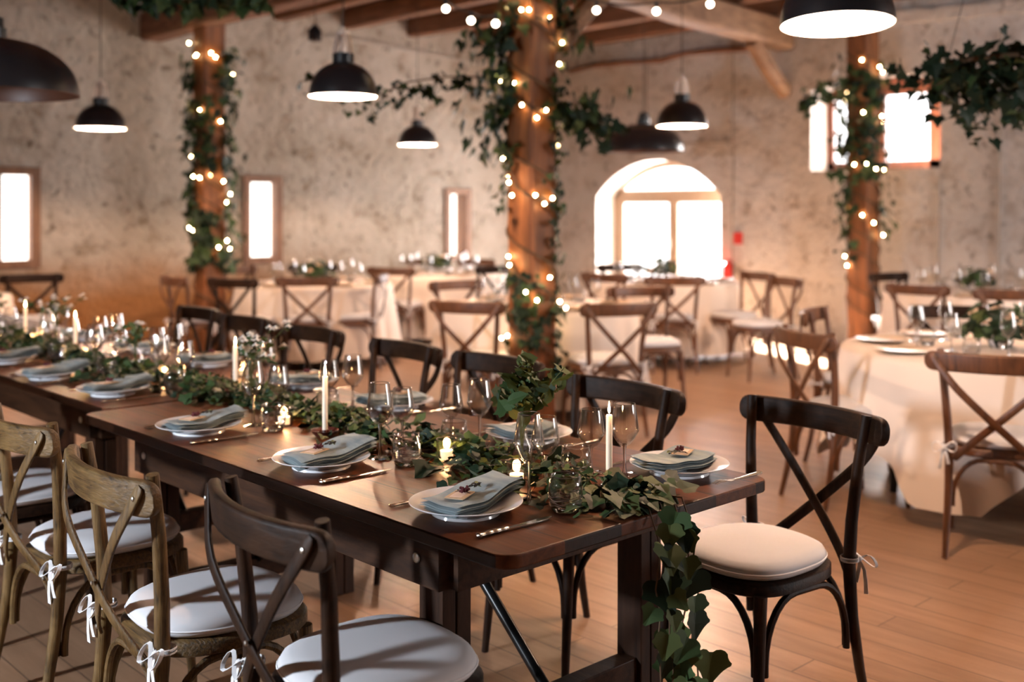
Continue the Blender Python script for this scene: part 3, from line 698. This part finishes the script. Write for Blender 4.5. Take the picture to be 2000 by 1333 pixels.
rc('dim', 966, 11.8, 'back', 'chair peeking out left of the central pillar at half depth')
rc('warm', 1318, 9.9, 'door', 'chair with cross back before the round table by the arched door')
rc('warm', 1478, 10.5, 'door', 'chair seen from the side right of the table by the door', (-.95, .35))
rc('warm', 1532, 9.7, 'door', 'edge-on chair standing right beside the one by the door table', (-.9, .45))
rc('warm', 1181, 10.4, 'door', 'chair right of the pillar at the left side of the door table')
rc('dim', 1212, 12.1, 'door', 'dark chair in front of the left reveal of the arched door')
rc('warm', 1792, 8.85, 'wall', 'thin brown cross-back chair right of the right pillar')
rc('dim', 1737, 10.4, 'wall', 'chair edge-on directly beside the right pillar')
rc('dim', 62, 10.2, 'edge', 'dark chair under the far left slit window', (-.3, -1))

# ------------------------------------------------------------------ long farm tables
def farm_table_fn():
    root = empty('farm_table')       # origin at near-left corner on the floor, runs +y
    Wd, L, zt = 1.0, 2.25, .76; r = .05; pts = []
    for cx, cy_, a0 in ((Wd-r, r, -90), (Wd-r, L-r, 0), (r, L-r, 90), (r, r, 180)):
        for j in range(7): a = R(a0+90*j/6); pts.append((cx+r*math.cos(a), cy_+r*math.sin(a)))
    MB().loft([[Vector((x, y, z)) for x, y in pts] for z in (zt-.032, zt)]).build('tabletop', M['table'], root, bevel=.004, sharp=30)
    for x in (.065, Wd-.065-.035): MB().box((x, .30, .595), (x+.035, L-.30, .727)).build('apron', M['table_edge'], root, smooth=False, bevel=.002)
    for y in (.27, L-.305): MB().box((.10, y, .595), (Wd-.10, y+.035, .727)).build('end_apron', M['table_edge'], root, smooth=False, bevel=.002)
    for y in (.36, L-.36):
        for x in (.09+.045, Wd-.09-.045):
            lg = MB().box((x-.045, y-.045, 0), (x-.004, y+.045, .727)).box((x+.000, y-.045, 0), (x+.045, y+.045, .727)).build('leg', M['table_leg'], root, smooth=False, bevel=.003)
        MB().box((.18, y-.03, .14), (Wd-.18, y+.03, .22)).build('stretcher', M['table_edge'], root, smooth=False, bevel=.003)
        sg = 1 if y < 1 else -1
        MB().tube([(Wd/2, y, .20), (Wd/2, y+sg*.56, .70)], .016, 12).build('folding_brace', M['blackmetal'], root)
    for y in (.38, L-.38):
        for x, s in ((.062, -1), (Wd-.062, 1)):
            MB().lathe([(.013,0),(.012,.003),(.006,.005),(.0001,.006)], 12).xform(Matrix.Translation((x, y, .66)) @ Matrix.Rotation(R(90*s), 4, 'Y')).build('bolt', M['screw'], root)
    return root
ft = Proto(farm_table_fn)
ft.put((1.57, 1.687, 0), 0, 'nearest long brown farm table with rounded corner at bottom centre', 'table', 'long farm tables set end to end')
ft.put((1.665, 3.955, 0), 0, 'second long farm table, set back a little behind the near one', 'table', 'long farm tables set end to end')
ft.put((1.665, 6.225, 0), 0, 'farthest long farm table at the left edge of the photo', 'table', 'long farm tables set end to end')

# ------------------------------------------------------------------ tableware
ZT = .7605
def plate_fn():
    root = empty('dinner_plate'); 
    MB().lathe([(.0001,.006),(.075,.006),(.085,.0075),(.098,.014),(.120,.020),(.137,.0235),(.1395,.0255),(.138,.0265),(.120,.0235),(.098,.0175),(.086,.0115),(.075,.0098),(.0001,.0095)], 64).xform(Matrix.Scale(1.18, 4, (0,0,1))).build('rim_and_well', M['white'], root)
    MB().lathe([(.070,.007),(.082,.006),(.084,0),(.078,0),(.070,.004)], 48, closed=True).build('foot_ring', M['white'], root)
    return root
PLATE = Proto(plate_fn)
def beige_fn():
    return MB().lathe([(.0001,.0),(.09,.0),(.13,.014),(.14,.018),(.138,.020),(.12,.014),(.085,.006),(.0001,.006)], 40).build('dinner_plate', M['plate_beige'])
BPL = Proto(beige_fn)
def napkin_fn(seed):
    def fn():
        rnd = random.Random(seed); mb = MB(); L, Wn = .275, .125; nx, ny = 22, 8
        ph = rnd.uniform(0, 6); bend = rnd.uniform(.8, 1.2)
        def top(u, v, k):
            x = (u-.5)*L*(1-.012*k); y = (v-.5)*Wn*(1 + .10*math.sin(u*3+ph)) + .022*math.sin(u*2.6-1.0)*bend
            e = abs(x)/(L/2)
            z = .030*max(0, u-.45)**1.1*1.2*bend + .0035*math.sin(u*9+ph+v*2) + .002*math.sin(v*7+ph*2)
            return x, y, z
        for k in range(4):
            off = k*.0072; t = .0050; vs = []; fs = []
            for top_ in (0, 1):
                for i in range(nx+1):
                    for j in range(ny+1):
                        u, v = i/nx, j/ny; x, y, z = top(u, v, k)
                        rim = min(v, 1-v, u*2, (1-u)*2); rd = .0022*max(0, 1-rim*14)
                        vs.append((x + (k % 2)*.005, y + .005*math.sin(k*2.1), z + off + (t-rd if top_ else rd)))
            n1 = (nx+1)*(ny+1)
            for i in range(nx):
                for j in range(ny):
                    a = i*(ny+1)+j; fs += [(a, a+1, a+ny+2, a+ny+1), (n1+a, n1+a+ny+1, n1+a+ny+2, n1+a+1)]
            for i in range(nx):
                for a, b in ((i*(ny+1), (i+1)*(ny+1)), ((i+1)*(ny+1)+ny, i*(ny+1)+ny)): fs.append((a, b, n1+b, n1+a))
            for j in range(ny):
                for a, b in ((j+1, j), (nx*(ny+1)+j, nx*(ny+1)+j+1)): fs.append((a, b, n1+b, n1+a))
            mb.add(vs, fs)
        return mb.build('napkin', M['napkin'], sharp=60)
    return fn
NAP = [Proto(napkin_fn(s)) for s in (1, 2, 3)]
def card_fn():
    root = empty('place_card')
    MB().box((-.038,-.024,0), (.038,.024,.0025)).build('card', M['card'], root, smooth=False)
    MB().box((-.027,-.015,.0025), (.027,.015,.0032)).build('paper_label', M['paper'], root, smooth=False)
    tw = MB(); tw.tube([(.018,-.021,.002),(.018,-.010,.005),(.018,.010,.005),(.018,.021,.002)], .0009, 5); tw.tube([(.018,-.002,.005),(.028,.010,.008),(.022,.016,.006),(.018,0,.005)], .0009, 5)
    tw.build('twine', M['dried2'], root); return root
CARD = Proto(card_fn)
def sprig_fn():
    rnd = random.Random(4); root = empty('dried_flower_sprig')
    st = MB(); st.tube([(-.045,0,.004),(-.01,.004,.006),(.035,.012,.010)], .0012, 5); st.tube([(0,.004,.006),(.030,-.010,.012)], .001, 5); st.build('stem', M['dried2'], root)
    fl = MB()
    for c in ((-.040,.002,.008), (-.030,-.006,.009)):
        for _ in range(12): fl.ball(Vector(c)+rv(rnd,.006), .0035, 6)
    fl.build('bloom', M['dried'], root)
    lf = MB()
    for _ in range(9): leaf(lf, (rnd.uniform(.005,.04), rnd.uniform(-.012,.016), .010), .014, (rnd.uniform(-.5,.5), rnd.uniform(-.5,.5), 1), rv(rnd), rnd.choice((0,0,1)), OVAL)
    lf.build('leaves', [M['dried2'], M['olivebud']], root, smooth=False); return root
SPRIG = Proto(sprig_fn)
def wine_fn(rb, rt, hb, hs, h):
    def fn():
        root = empty('wine_glass'); o = []; n = 16
        for i in range(n+1):
            t = i/n
            if t < .375: r = .006 + (rb-.006)*(t/.375)**.62
            else: r = rb + (rt-rb)*((t-.375)/.625)**1.15
            o.append((r, hs + (h-hs)*t))
        inn = [(max(r-.0012, .0005), z+(.004 if i < 3 else .0)) for i, (r, z) in enumerate(o)]
        MB().lathe(o + list(reversed(inn)), 32, closed=True).build('bowl', M['thin'], root, sharp=60)
        MB().tube(ring_pts(rt-.0006, h), .0011, 6).build('rim', M['rim'], root)
        MB().tube([(0,0,.004),(0,0,.02),(0,0,hs*.5),(0,0,hs-.01),(0,0,hs+.006)], [.007,.0045,.0033,.004,.0065], 12).build('stem', M['glass'], root)
        MB().lathe([(.0001,0),(rb*.90,0),(rb*.92,.0012),(rb*.5,.003),(.008,.006),(.0001,.007)], 32).build('foot', M['thin'], root, sharp=60)
        return root
    return fn
WG1 = Proto(wine_fn(.0395, .0280, 0, .095, .222)); WG2 = Proto(wine_fn(.0390, .0285, 0, .070, .178)); WG3 = Proto(wine_fn(.0405, .0300, 0, .080, .198))
def tumbler_fn():
    root = empty('tumbler_glass')
    o = [(.0001,0),(.030,0),(.034,.004),(.040,.025),(.0425,.045),(.041,.065),(.0365,.088),(.0355,.0885)]
    i_ = [(.0345,.0875),(.0392,.065),(.0408,.045),(.038,.026),(.031,.013),(.0001,.010)]
    i_[-1] = (.0001,.010); MB().lathe(o + i_, 40).build('body', M['thin'], root, sharp=60)
    MB().lathe([(.0001,.001),(.030,.001),(.0325,.004),(.035,.012),(.031,.0145),(.0001,.0115)], 32).build('base', M['glass'], root, sharp=60)
    MB().tube(ring_pts(.0358, .088), .0014, 6).build('rim', M['rim'], root)
    rnd = random.Random(2); rib = MB()
    for z, r in ((.018,.0384),(.026,.0400),(.034,.0414),(.042,.0424)): rib.tube([(math.cos(a)*r, math.sin(a)*r, z+.0025*math.sin(5*a+z*200)) for a in (2*PI*j/36 for j in range(37))], .0012, 5)
    rib.build('cut_ridge', M['rim'], root); return root
TUM = Proto(tumbler_fn)
def knife_fn():
    root = empty('table_knife')      # handle at -x, blade to +x
    hd = []
    for i in range(25):
        t = i/24; r = .0052 + .0018*math.sin(t*PI) + .0016*abs(math.sin(t*13)) + (.0030 if t < .12 else 0); hd.append((max(r*(1 if t > .02 else .3), .001), t*.095))
    MB().lathe(hd, 12).xform(Matrix.Translation((-.115,0,.006)) @ Matrix.Rotation(R(90), 4, 'Y') @ Matrix.Scale(.62, 4, (1,0,0))).build('handle', M['silver'], root)
    bl = [(-.020,-.006),(0,-.009),(.06,-.0105),(.10,-.009),(.118,-.003),(.120,.004),(.10,.007),(0,.006),(-.020,.005)]
    MB().loft([[Vector((x, y, z)) for x, y in bl] for z in (.0045, .0062)]).build('blade', M['silver'], root); return root
def fork_fn():
    root = empty('table_fork')
    hd = [(max((.0050 + .0022*math.cos(t*PI) + .001*abs(math.sin(t*12)))*(1 if t > .03 else .4), .001), t*.125) for t in (i/24 for i in range(25))]
    MB().lathe(hd, 12).xform(Matrix.Translation((-.11,0,.006)) @ Matrix.Rotation(R(90), 4, 'Y') @ Matrix.Scale(.55, 4, (1,0,0))).build('handle', M['silver'], root)
    hdm = MB(); hdm.strip([(.01,0,.007),(.03,0,.006),(.048,0,.009),(.060,0,.012)], [.006,.016,.023,.023], .0024, (0,1,0))
    for k in range(4): hdm.tube([(.058,(k-1.5)*.0062,.0118),(.080,(k-1.5)*.0062,.013),(.102,(k-1.5)*.0056,.0085)], [.0016,.0014,.0007], 6)
    hdm.build('tines', M['silver'], root); return root
KNIFE, FORK = Proto(knife_fn), Proto(fork_fn)
ORD = ['nearest', 'second', 'third', 'fourth', 'fifth', 'sixth', 'seventh']
LP = [(1.738,2.008), (1.749,2.654), (1.725,3.345), (1.825,4.26), (1.80,4.86), (1.83,5.50), (1.84,6.42)]
RP = [(2.440,1.905), (2.43,2.50), (2.47,3.25), (2.49,3.90), (2.50,4.74), (2.51,5.42), (2.51,6.15)]
rnd = random.Random(77)
for side, L_, sg in (('cushioned near', LP, 1), ('far', RP, -1)):
    for i, (x, y) in enumerate(L_):
        o_ = ORD[i]; sd = 'left' if sg == 1 else 'right'; place = 'at the %s %s-side place' % (o_, sd)
        def off(a, b): return (x + sg*a, y + sg*b)
        jr = rnd.uniform(-.06, .06)
        PLATE.put((x, y, ZT), 0, 'white rimmed dinner plate %s of the long table' % place, 'plate', 'dinner plates on the long tables')
        base = (.08 if sg == 1 else PI+.08) + jr
        NAP[i % 3].put((x+sg*.022, y-sg*.004, ZT+.0185), base - .12, 'folded sage-blue linen napkin on the plate %s' % place, 'napkin', 'linen napkins on the dinner plates')
        CARD.put((x-sg*.030, y-sg*.012, ZT+.0495), base+.35, 'small kraft place card on the napkin %s' % place, 'place card', 'place cards')
        SPRIG.put((x+sg*.015, y-sg*.002, ZT+.0535), base+.15, 'dried wine-red flower sprig on the napkin %s' % place, 'dried flower', 'dried sprigs on the napkins')
        kx, ky = off(-.005 if sg == 1 else -.01, -.178 if sg == 1 else -.17); KNIFE.put((kx, ky, ZT), (0 if sg == 1 else PI)-.04+jr*.5, 'ornate silver knife %s' % place, 'knife', 'silver knives')
        kx, ky = off(-.005 if sg == 1 else -.035, .157 if sg == 1 else .17); FORK.put((kx, ky, ZT), (0 if sg == 1 else PI)-.02+jr*.5, 'ornate silver fork %s' % place, 'fork', 'silver forks')
        if sg == 1:
            spots = ((WG1, .185, -.03, 'tall wine glass'), (WG2, .345, .07, 'short wine glass'), (TUM, .185, -.158, 'cut-glass tumbler'))
        else:
            spots = ((WG3, -(-.14)*-1 if False else .135, -.085, 'broad wine glass'), (WG2, .185, -.165, 'narrow wine glass'), (TUM, .262, -.06 if i else -.15, 'cut-glass tumbler'))
        for pr, a, b, nm in spots:
            gx, gy = off(a, b)
            if sg == -1: gx, gy = x - a, y - b
            pr.put((gx, gy, ZT), rnd.uniform(0, 6), '%s %s' % (nm, place), 'glass', 'glasses on the long tables')

# ------------------------------------------------------------------ candles
def flame_light(p, e=1.1):
    l = bpy.data.lights.new('candle_light', 'POINT'); l.energy = e; l.color = (1,.50,.20); l.shadow_soft_size = .012
    o = bpy.data.objects.new('candle_light', l); COL.objects.link(o); return o
def taper(x, y, h, label, saucer):
    root = empty('taper_candle', (x, y, ZT)); tag(root, label, 'candle', 'taper candles on the long table')
    z0 = .010
    if saucer: MB().lathe([(.0001,.0),(.026,.0),(.040,.012),(.046,.022),(.043,.022),(.036,.013),(.020,.008),(.012,.010),(.011,.022),(.0001,.022)], 28).build('saucer_holder', M['saucer'], root)
    else: MB().lathe([(.0001,0),(.022,0),(.024,.004),(.012,.012),(.0115,.024),(.0001,.024)], 24).build('holder', M['glass'], root)
    MB().lathe([(.0001,z0),(.0088,z0),(.0086,h-.004),(.0070,h),(.0001,h-.001)], 16).build('wax_stick', M['wax'], root)
    MB().tube([(0,0,h-.002),(.0005,0,h+.006)], .0008, 5).build('wick', M['wick'], root)
    MB().lathe([(.0001,h+.003),(.0026,h+.007),(.0036,h+.013),(.0028,h+.021),(.0014,h+.029),(.0001,h+.036)], 10).build('flame', M['flame'], root)
    fl = flame_light(None); fl.parent = root; fl.location = (0,0,h+.018)
TP = [(2.183,1.939,.190,'lit white taper candle between glasses at the near table end',0), (1.987,2.994,.195,'lit white taper candle in dark red saucer behind the second plate',1),
      (2.17,3.905,.195,'lit white taper candle left of the white flower vase',1), (2.16,5.49,.19,'lit white taper candle behind the fifth left plate, blurred',0), (2.20,6.30,.19,'lit taper candle farthest left on the long table',0)]
for x, y, h, lb, s in TP: taper(x, y, h, lb, s)
def votive(x, y, label, white=False):
    root = empty('votive_candle', (x, y, ZT)); tag(root, label, 'candle', 'votive candles on the long table')
    MB().lathe([(.0001,0),(.026,0),(.029,.003),(.031,.064),(.0300,.064),(.0275,.007),(.0001,.006)], 28).build('glass_cup', M['thin'], root, sharp=60)
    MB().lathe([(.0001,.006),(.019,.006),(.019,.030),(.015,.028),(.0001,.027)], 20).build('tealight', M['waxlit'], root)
    MB().tube(ring_pts(.0305, .064), .0011, 6).build('rim', M['rim'], root)
    MB().lathe([(.0001,.028),(.0026,.032),(.0022,.039),(.0001,.049)], 10).build('flame', M['flame'], root)
    fl = flame_light(None, .8); fl.parent = root; fl.location = (0,0,.046)
for x, y, lb in ((2.010,2.115,'glass votive candle in front of the near wine glasses'), (2.055,2.46,'glass votive candle in the ivy between the first two left plates'), (1.985,3.24,'glass votive candle left of the saucer taper'),
                 (2.12,4.42,'glass votive candle behind the fourth left plate'), (2.13,5.30,'glass votive candle beside the blurred taper'), (2.19,6.15,'glass votive candle far left in the garland'), (2.44,4.32,'low votive candle at the far side beside the white flowers')):
    votive(x, y, lb)

# ------------------------------------------------------------------ garland on the long tables
rnd = random.Random(99)
def gx(y): return 2.09 + .035*math.sin(y*2.3) + .02*math.sin(y*5.1+1)
gar = empty('ivy_garland', (2.08, 3.0, ZT)); tag(gar, 'ivy garland running down the long tables and hanging off the near end', 'garland')
gm = Matrix.Translation(Vector((-2.08, -3.0, -ZT)))
KEEP = [(x, y, .045) for x, y, *_ in TP] + [(2.010,2.115,.045),(2.055,2.46,.045),(1.985,3.24,.045),(2.12,4.42,.045),(2.13,5.30,.045),(2.19,6.15,.045)]
for x, y in LP: KEEP += [(x, y, .16), (x+.185, y-.03, .04), (x+.185, y-.158, .05), (x+.345, y+.07, .040)]
for x, y in RP: KEEP += [(x, y, .16), (x-.135, y+.085, .04), (x-.185, y+.165, .04), (x-.262, y+.06, .045)]
fo = MB(); tw = MB()
def ok(x, y): return all((x-a)**2+(y-b)**2 > r*r for a, b, r in KEEP)
dens = 0
for _ in range(3300):
    y = rnd.uniform(1.70, 7.3); w = .115 + .05*math.sin(y*3.1+.5) + .03*math.sin(y*7)
    x = gx(y) + rnd.gauss(0, w*.62)
    if abs(x-gx(y)) > .24 or not ok(x, y): continue
    q = max(0, 1-((x-gx(y))/(w*1.5))**2); z = ZT + .004 + rnd.random()**1.1*(.048*q+.010); big_ = rnd.random()
    size = rnd.uniform(.018,.032) if big_ < .70 else rnd.uniform(.034,.054)
    leaf(fo, (x, y, z), size, Vector((0,0,1))+rv(rnd,.75), rv(rnd)+Vector(((x-gx(y))*4,0,-.05)), rnd.choices((0,1,2,3),(6,5,1.6,.6))[0], OVAL_ROUND if big_ < .35 else IVY_ROUND)
for _ in range(34):   # loose twigs with tiny leaves
    y = rnd.uniform(1.8, 6.8); x = gx(y); a = rnd.uniform(0, 2*PI); L = rnd.uniform(.12,.24); p = Vector((x, y, ZT+.04)); d = Vector((math.cos(a)*.8, math.sin(a), rnd.uniform(.1,.6))).normalized()
    pts = [p + d*L*t + Vector((0,0,-.10*L*t*t)) for t in (0,.25,.5,.75,1)]
    if not all(ok(q_.x, q_.y) for q_ in pts): continue
    tw.tube(pts, .0014, 5)
    for j in range(16):
        t = .2+.8*j/15; c = p + d*L*t + Vector((0,0,-.10*L*t*t)); leaf(fo, c, .016, rv(rnd)+Vector((0,0,.6)), rv(rnd), rnd.choice((1,2,2)), OVAL)
# big leaves at the near end
for x, y, z, s, m_, tp in ((2.005,1.735,.775,.075,3,(-.6,-.5,0)), (2.10,1.72,.80,.070,2,(.1,-.6,-.4)), (2.17,1.79,.79,.075,2,(.6,-.4,0)), (2.22,1.72,.785,.055,3,(.8,-.2,0)), (2.05,1.80,.80,.065,1,(-.4,-.6,-.2)), (1.93,2.38,.775,.085,0,(-.8,-.3,-.1)), (1.99,2.30,.79,.06,3,(-.5,.3,0)), (1.97,1.84,.785,.05,1,(-.8,-.1,0)), (2.12,1.88,.81,.06,0,(.3,-.6,0))):
    leaf(fo, (x, y, z), s, (rnd.uniform(-.3,.3), -.25, 1), tp, m_, IVY_ROUND, .25)
for _ in range(24):
    x = 2.11+rnd.gauss(0,.085); y = 1.685+abs(rnd.gauss(.06,.06)); leaf(fo, (x, y, ZT+rnd.uniform(.01,.05)), rnd.uniform(.035,.06), (rnd.uniform(-.5,.5),-.4,1), (x-2.1,-.6,rnd.uniform(-.4,.1)), rnd.choices((0,1,2,3),(4,4,2,1))[0], IVY_ROUND)
# hanging end
for sx in (-.045, 0, .05, .085):
    pts = [Vector((2.09+sx*.6, 1.80, ZT+.02)), Vector((2.09+sx, 1.69, ZT+.018)), Vector((2.085+sx, 1.655, ZT-.05))]
    for j in range(1, 9): pts.append(Vector((2.08+sx*1.1 + rnd.uniform(-.012,.012), 1.648+rnd.uniform(-.006,.006), ZT-.05-.065*j*(1-abs(sx)*2))))
    tw.tube(pts, .0022, 6)
for j_ in range(38):
    t = (j_+rnd.random())/38; z = ZT+.01-.62*t; x = 2.075 + rnd.gauss(.0,.046)*(1-.3*t); y = 1.640+rnd.uniform(-.045,.02)
    leaf(fo, (x, y, z), rnd.uniform(.042,.088), Vector((-.55,-.8,.35))+rv(rnd,.55), Vector((0,0,-1))+rv(rnd,.45), rnd.choices((0,1,2,3),(3,3,5,1))[0], IVY_ROUND, .30)
fo.xform(gm).build('foliage', LEAF, gar, smooth=False); tw.xform(gm)
tw.tube([Vector((gx(1.75+i*.14), 1.75+i*.14, ZT+.012))+Vector((-2.08,-3.0,-ZT)) for i in range(40)], .004, 6).build('stem', M['vine'], gar)

# ------------------------------------------------------------------ flower vases on the long table
def blossom(mb, c, r, rnd, m=0):
    for k in range(9):
        a = 2*PI*k/9*1.6; d = Vector((math.cos(a), math.sin(a), rnd.uniform(.1,.9))).normalized()
        leaf(mb, Vector(c), r, Vector((0,0,1))+d*.4, d, m, OVAL, .1)
    mb.ball(c, r*.28, 6, m)
def vase(x, y, label, kind, seed, z0=ZT, h=.26, spr=.075):
    rnd = random.Random(seed); root = empty('flower_vase', (x, y, z0)); tag(root, label, 'flower vase')
    MB().lathe([(.0001,0),(.028,0),(.031,.006),(.031,.075),(.016,.100),(.013,.135),(.0155,.140),(.0138,.140),(.0112,.134),(.014,.100),(.0288,.074),(.0288,.009),(.0001,.007)], 28).build('glass_bottle', M['thin'], root, sharp=60)
    st = MB(); fo = MB(); fl = MB()
    for k in range(13):
        a = rnd.uniform(0, 2*PI); r = abs(rnd.gauss(0, spr)); e = Vector((math.cos(a)*r, math.sin(a)*r, h*rnd.uniform(.72,1.12)))
        pts = [Vector((0,0,.02)), Vector((math.cos(a)*.008, math.sin(a)*.008, .13)), Vector((0,0,.13)).lerp(e,.55)+Vector((0,0,.01)), e]; st.tube(pts, .0013, 5)
        if kind == 'leafy':
            for j in range(7):
                c = pts[2].lerp(e, rnd.random()) + rv(rnd,.02); leaf(fo, c, rnd.uniform(.035,.065), rv(rnd)+Vector((-.4,-.4,.4)), rv(rnd)+Vector((0,0,-.2)), rnd.choices((0,1,2),(3,6,3))[0], IVY if rnd.random() < .6 else OVAL)
            if k % 3 == 0:
                for j in range(10): fl.ball(e+rv(rnd,.012), .0045, 6, 1)
        else:
            for j in range(4):
                c = pts[2].lerp(e, rnd.random()) + rv(rnd,.015); leaf(fo, c, rnd.uniform(.02,.04), rv(rnd)+Vector((0,0,.4)), rv(rnd), rnd.choices((1,2,3),(5,3,2))[0], OVAL)
            if kind == 'white' or k % 2 == 0:
                for j in range(3): blossom(fl, e+rv(rnd,.018), rnd.uniform(.014,.022), rnd, 0)
    st.build('stems', M['plant_lt'], root); fo.build('foliage', LEAF, root, smooth=False)
    if fl.v: fl.build('blossoms', [M['petal'], M['plant_lt']], root, smooth=False)
vase(2.125, 2.215, 'leafy ivy and berry posy in a bottle behind the near wine glasses', 'leafy', 5, h=.27, spr=.07)
vase(2.10, 3.66, 'white blossom posy in a bottle behind the third left setting', 'white', 6, h=.26)
vase(2.13, 4.73, 'small glass bottle with a few pale blooms in the garland', 'few', 7, h=.20, spr=.05)
vase(2.18, 5.80, 'tall white blossom posy behind the farthest blurred candle', 'white', 8, h=.28)
vase(2.20, 6.75, 'leafy blossom posy at the far left edge of the long table', 'few', 9, h=.24)

# ------------------------------------------------------------------ round tables with cloths
def cloth_mesh(r, a, low, ang, seed, square=True):
    rnd = random.Random(seed); n = 144; rings = []; zt = .765; ph = [rnd.uniform(0, 6) for _ in range(4)]
    for k in (.0, .35, .7, .93, 1.0):
        rr = max(r*k, .002); rings.append([(rr*math.cos(2*PI*i/n), rr*math.sin(2*PI*i/n), zt - (.006 if k == 1 else 0)) for i in range(n)])
    ring_d = []
    for i in range(n):
        t = 2*PI*i/n; q = t-ang
        L = a/max(abs(math.cos(q)), abs(math.sin(q))) if square else a
        ring_d.append(min(L-r, low))
    for k in (.06, .2, .4, .6, .8, 1.0):
        ring = []
        for i in range(n):
            t = 2*PI*i/n; dr = ring_d[i]
            wv = (.55*math.sin(t*14+ph[0]) + .35*math.sin(t*23+ph[1]) + .3*math.sin(t*9+ph[2]))
            fold = .045*k*wv*min(1, dr/.35); lean = .03*k + (.10*k*(dr/low)**2 if square else .05*k)
            rr = r + .008 + lean + fold; ring.append((rr*math.cos(t), rr*math.sin(t), zt-.006 - dr*k))
        rings.append(ring)
    mb = MB(); mb.loft([[Vector(p) for p in rg] for rg in rings], caps=False); return mb
TBL_LABEL = {'near': 'near round table at the right edge of the photo', 'centre': 'round table behind the central pillar', 'left': 'round table right of the left pillar', 'back': 'round table near the tan wall corner',
             'door': 'round table in front of the arched door', 'wall': 'round table at the far right wall', 'edge': 'round table at the far left edge'}
for nm, (x, y) in RTS.items():
    r = .80 if nm == 'near' else .76; lb = TBL_LABEL[nm]
    t = empty('round_table', (x, y, 0)); tag(t, 'cloth-covered ' + lb, 'table', 'round dining tables')
    MB().lathe([(.0001,.735),(r,.735),(r,.758),(.0001,.758)], 48).build('tabletop', M['table_edge'], t)
    for k in range(4):
        a = PI/4+PI/2*k; MB().tube([(math.cos(a)*.5, math.sin(a)*.5, .735), (math.cos(a)*.56, math.sin(a)*.56, 0)], .02, 8).build('leg', M['blackmetal'], t)
    sq = nm == 'near'
    c = cloth_mesh(r, 1.19 if sq else 1.46, .66, R(143), hash(nm) % 7 if False else len(nm), sq).build('tablecloth', M['cloth'], sharp=180)
    c.location = (x, y, 0); tag(c, 'pale linen cloth draped over the ' + lb, 'tablecloth', 'pale round tablecloths')
    rnd = random.Random(nm); cen = (x, y)
    nplate = 8 if nm == 'near' else 6
    gl_all = 'glasses on the ' + lb
    for k in range(nplate):
        a = 2*PI*k/nplate + .35
        BPL.put((x+math.cos(a)*.60, y+math.sin(a)*.60, .7665), 0, 'beige plate laid on the ' + lb, 'plate', 'plates on the ' + lb)
    ng = 16 if nm == 'near' else 12
    for k in range(ng):
        a = 2*PI*k/ng + .1; rr = .36 if k % 2 else .45
        (WG1, WG3, TUM)[k % 3].put((x+math.cos(a)*rr, y+math.sin(a)*rr, .7665), 0, 'clear glass standing on the ' + lb, 'glass', gl_all)
    # centrepiece
    cp = empty('flower_centrepiece', (x, y, .7665)); tag(cp, 'greenery and blossom centrepiece on the ' + lb, 'centrepiece')
    MB().lathe([(.0001,0),(.05,0),(.065,.03),(.06,.09),(.055,.09),(.0001,.05)], 20).build('bowl', M['glass'], cp)
    fo = MB(); fl = MB()
    for _ in range(170 if nm == 'near' else 70):
        d = Vector((rnd.gauss(0,1), rnd.gauss(0,1), abs(rnd.gauss(0,.8)))).normalized(); rr = rnd.uniform(.05,.20)
        leaf(fo, Vector((0,0,.08))+Vector((d.x*rr, d.y*rr, d.z*rr*.8)), rnd.uniform(.04,.085), d+rv(rnd,.5), rv(rnd)+d, rnd.choices((0,1,2),(4,5,2))[0])
    for _ in range(12 if nm in ('near',) else 4):
        d = Vector((rnd.gauss(0,1), rnd.gauss(0,1), abs(rnd.gauss(.5,.6)))).normalized()
        for q in range(3): blossom(fl, Vector((0,0,.10))+d*.15+rv(rnd,.01), .045, rnd, rnd.choice((0,1)))
    fo.build('foliage', LEAF, cp, smooth=False); fl.build('blossoms', [M['petal'], M['peach']], cp, smooth=False)

# ------------------------------------------------------------------ fire extinguisher and sign on the right wall
p = wall_pt(1430, 552); ex = empty('fire_extinguisher', (p.x-.10, p.y, p.z)); tag(ex, 'red fire extinguisher hanging on the wall right of the arched door', 'fire extinguisher')
MB().lathe([(.0001,0),(.055,0),(.06,.01),(.06,.20),(.045,.235),(.018,.25)], 20).build('cylinder', M['red'], ex)
MB().lathe([(.018,.25),(.02,.27),(.0001,.28)], 10).box((-.01,-.05,.27), (.01,.03,.285)).build('valve_handle', M['black'], ex)
MB().tube([(0,-.02,.27),(0,-.085,.24),(0,-.08,.08)], .008, 6).build('hose', M['black'], ex); MB().box((.06,-.02,.05), (.10,.02,.22)).build('wall_bracket', M['blackmetal'], ex)
p = wall_pt(1441, 466); tag(MB().box((p.x-.004, p.y-.06, p.z-.07), (p.x+.012, p.y+.06, p.z+.07)).build('safety_sign', M['red'], smooth=False), 'small red sign above the fire extinguisher', 'sign')
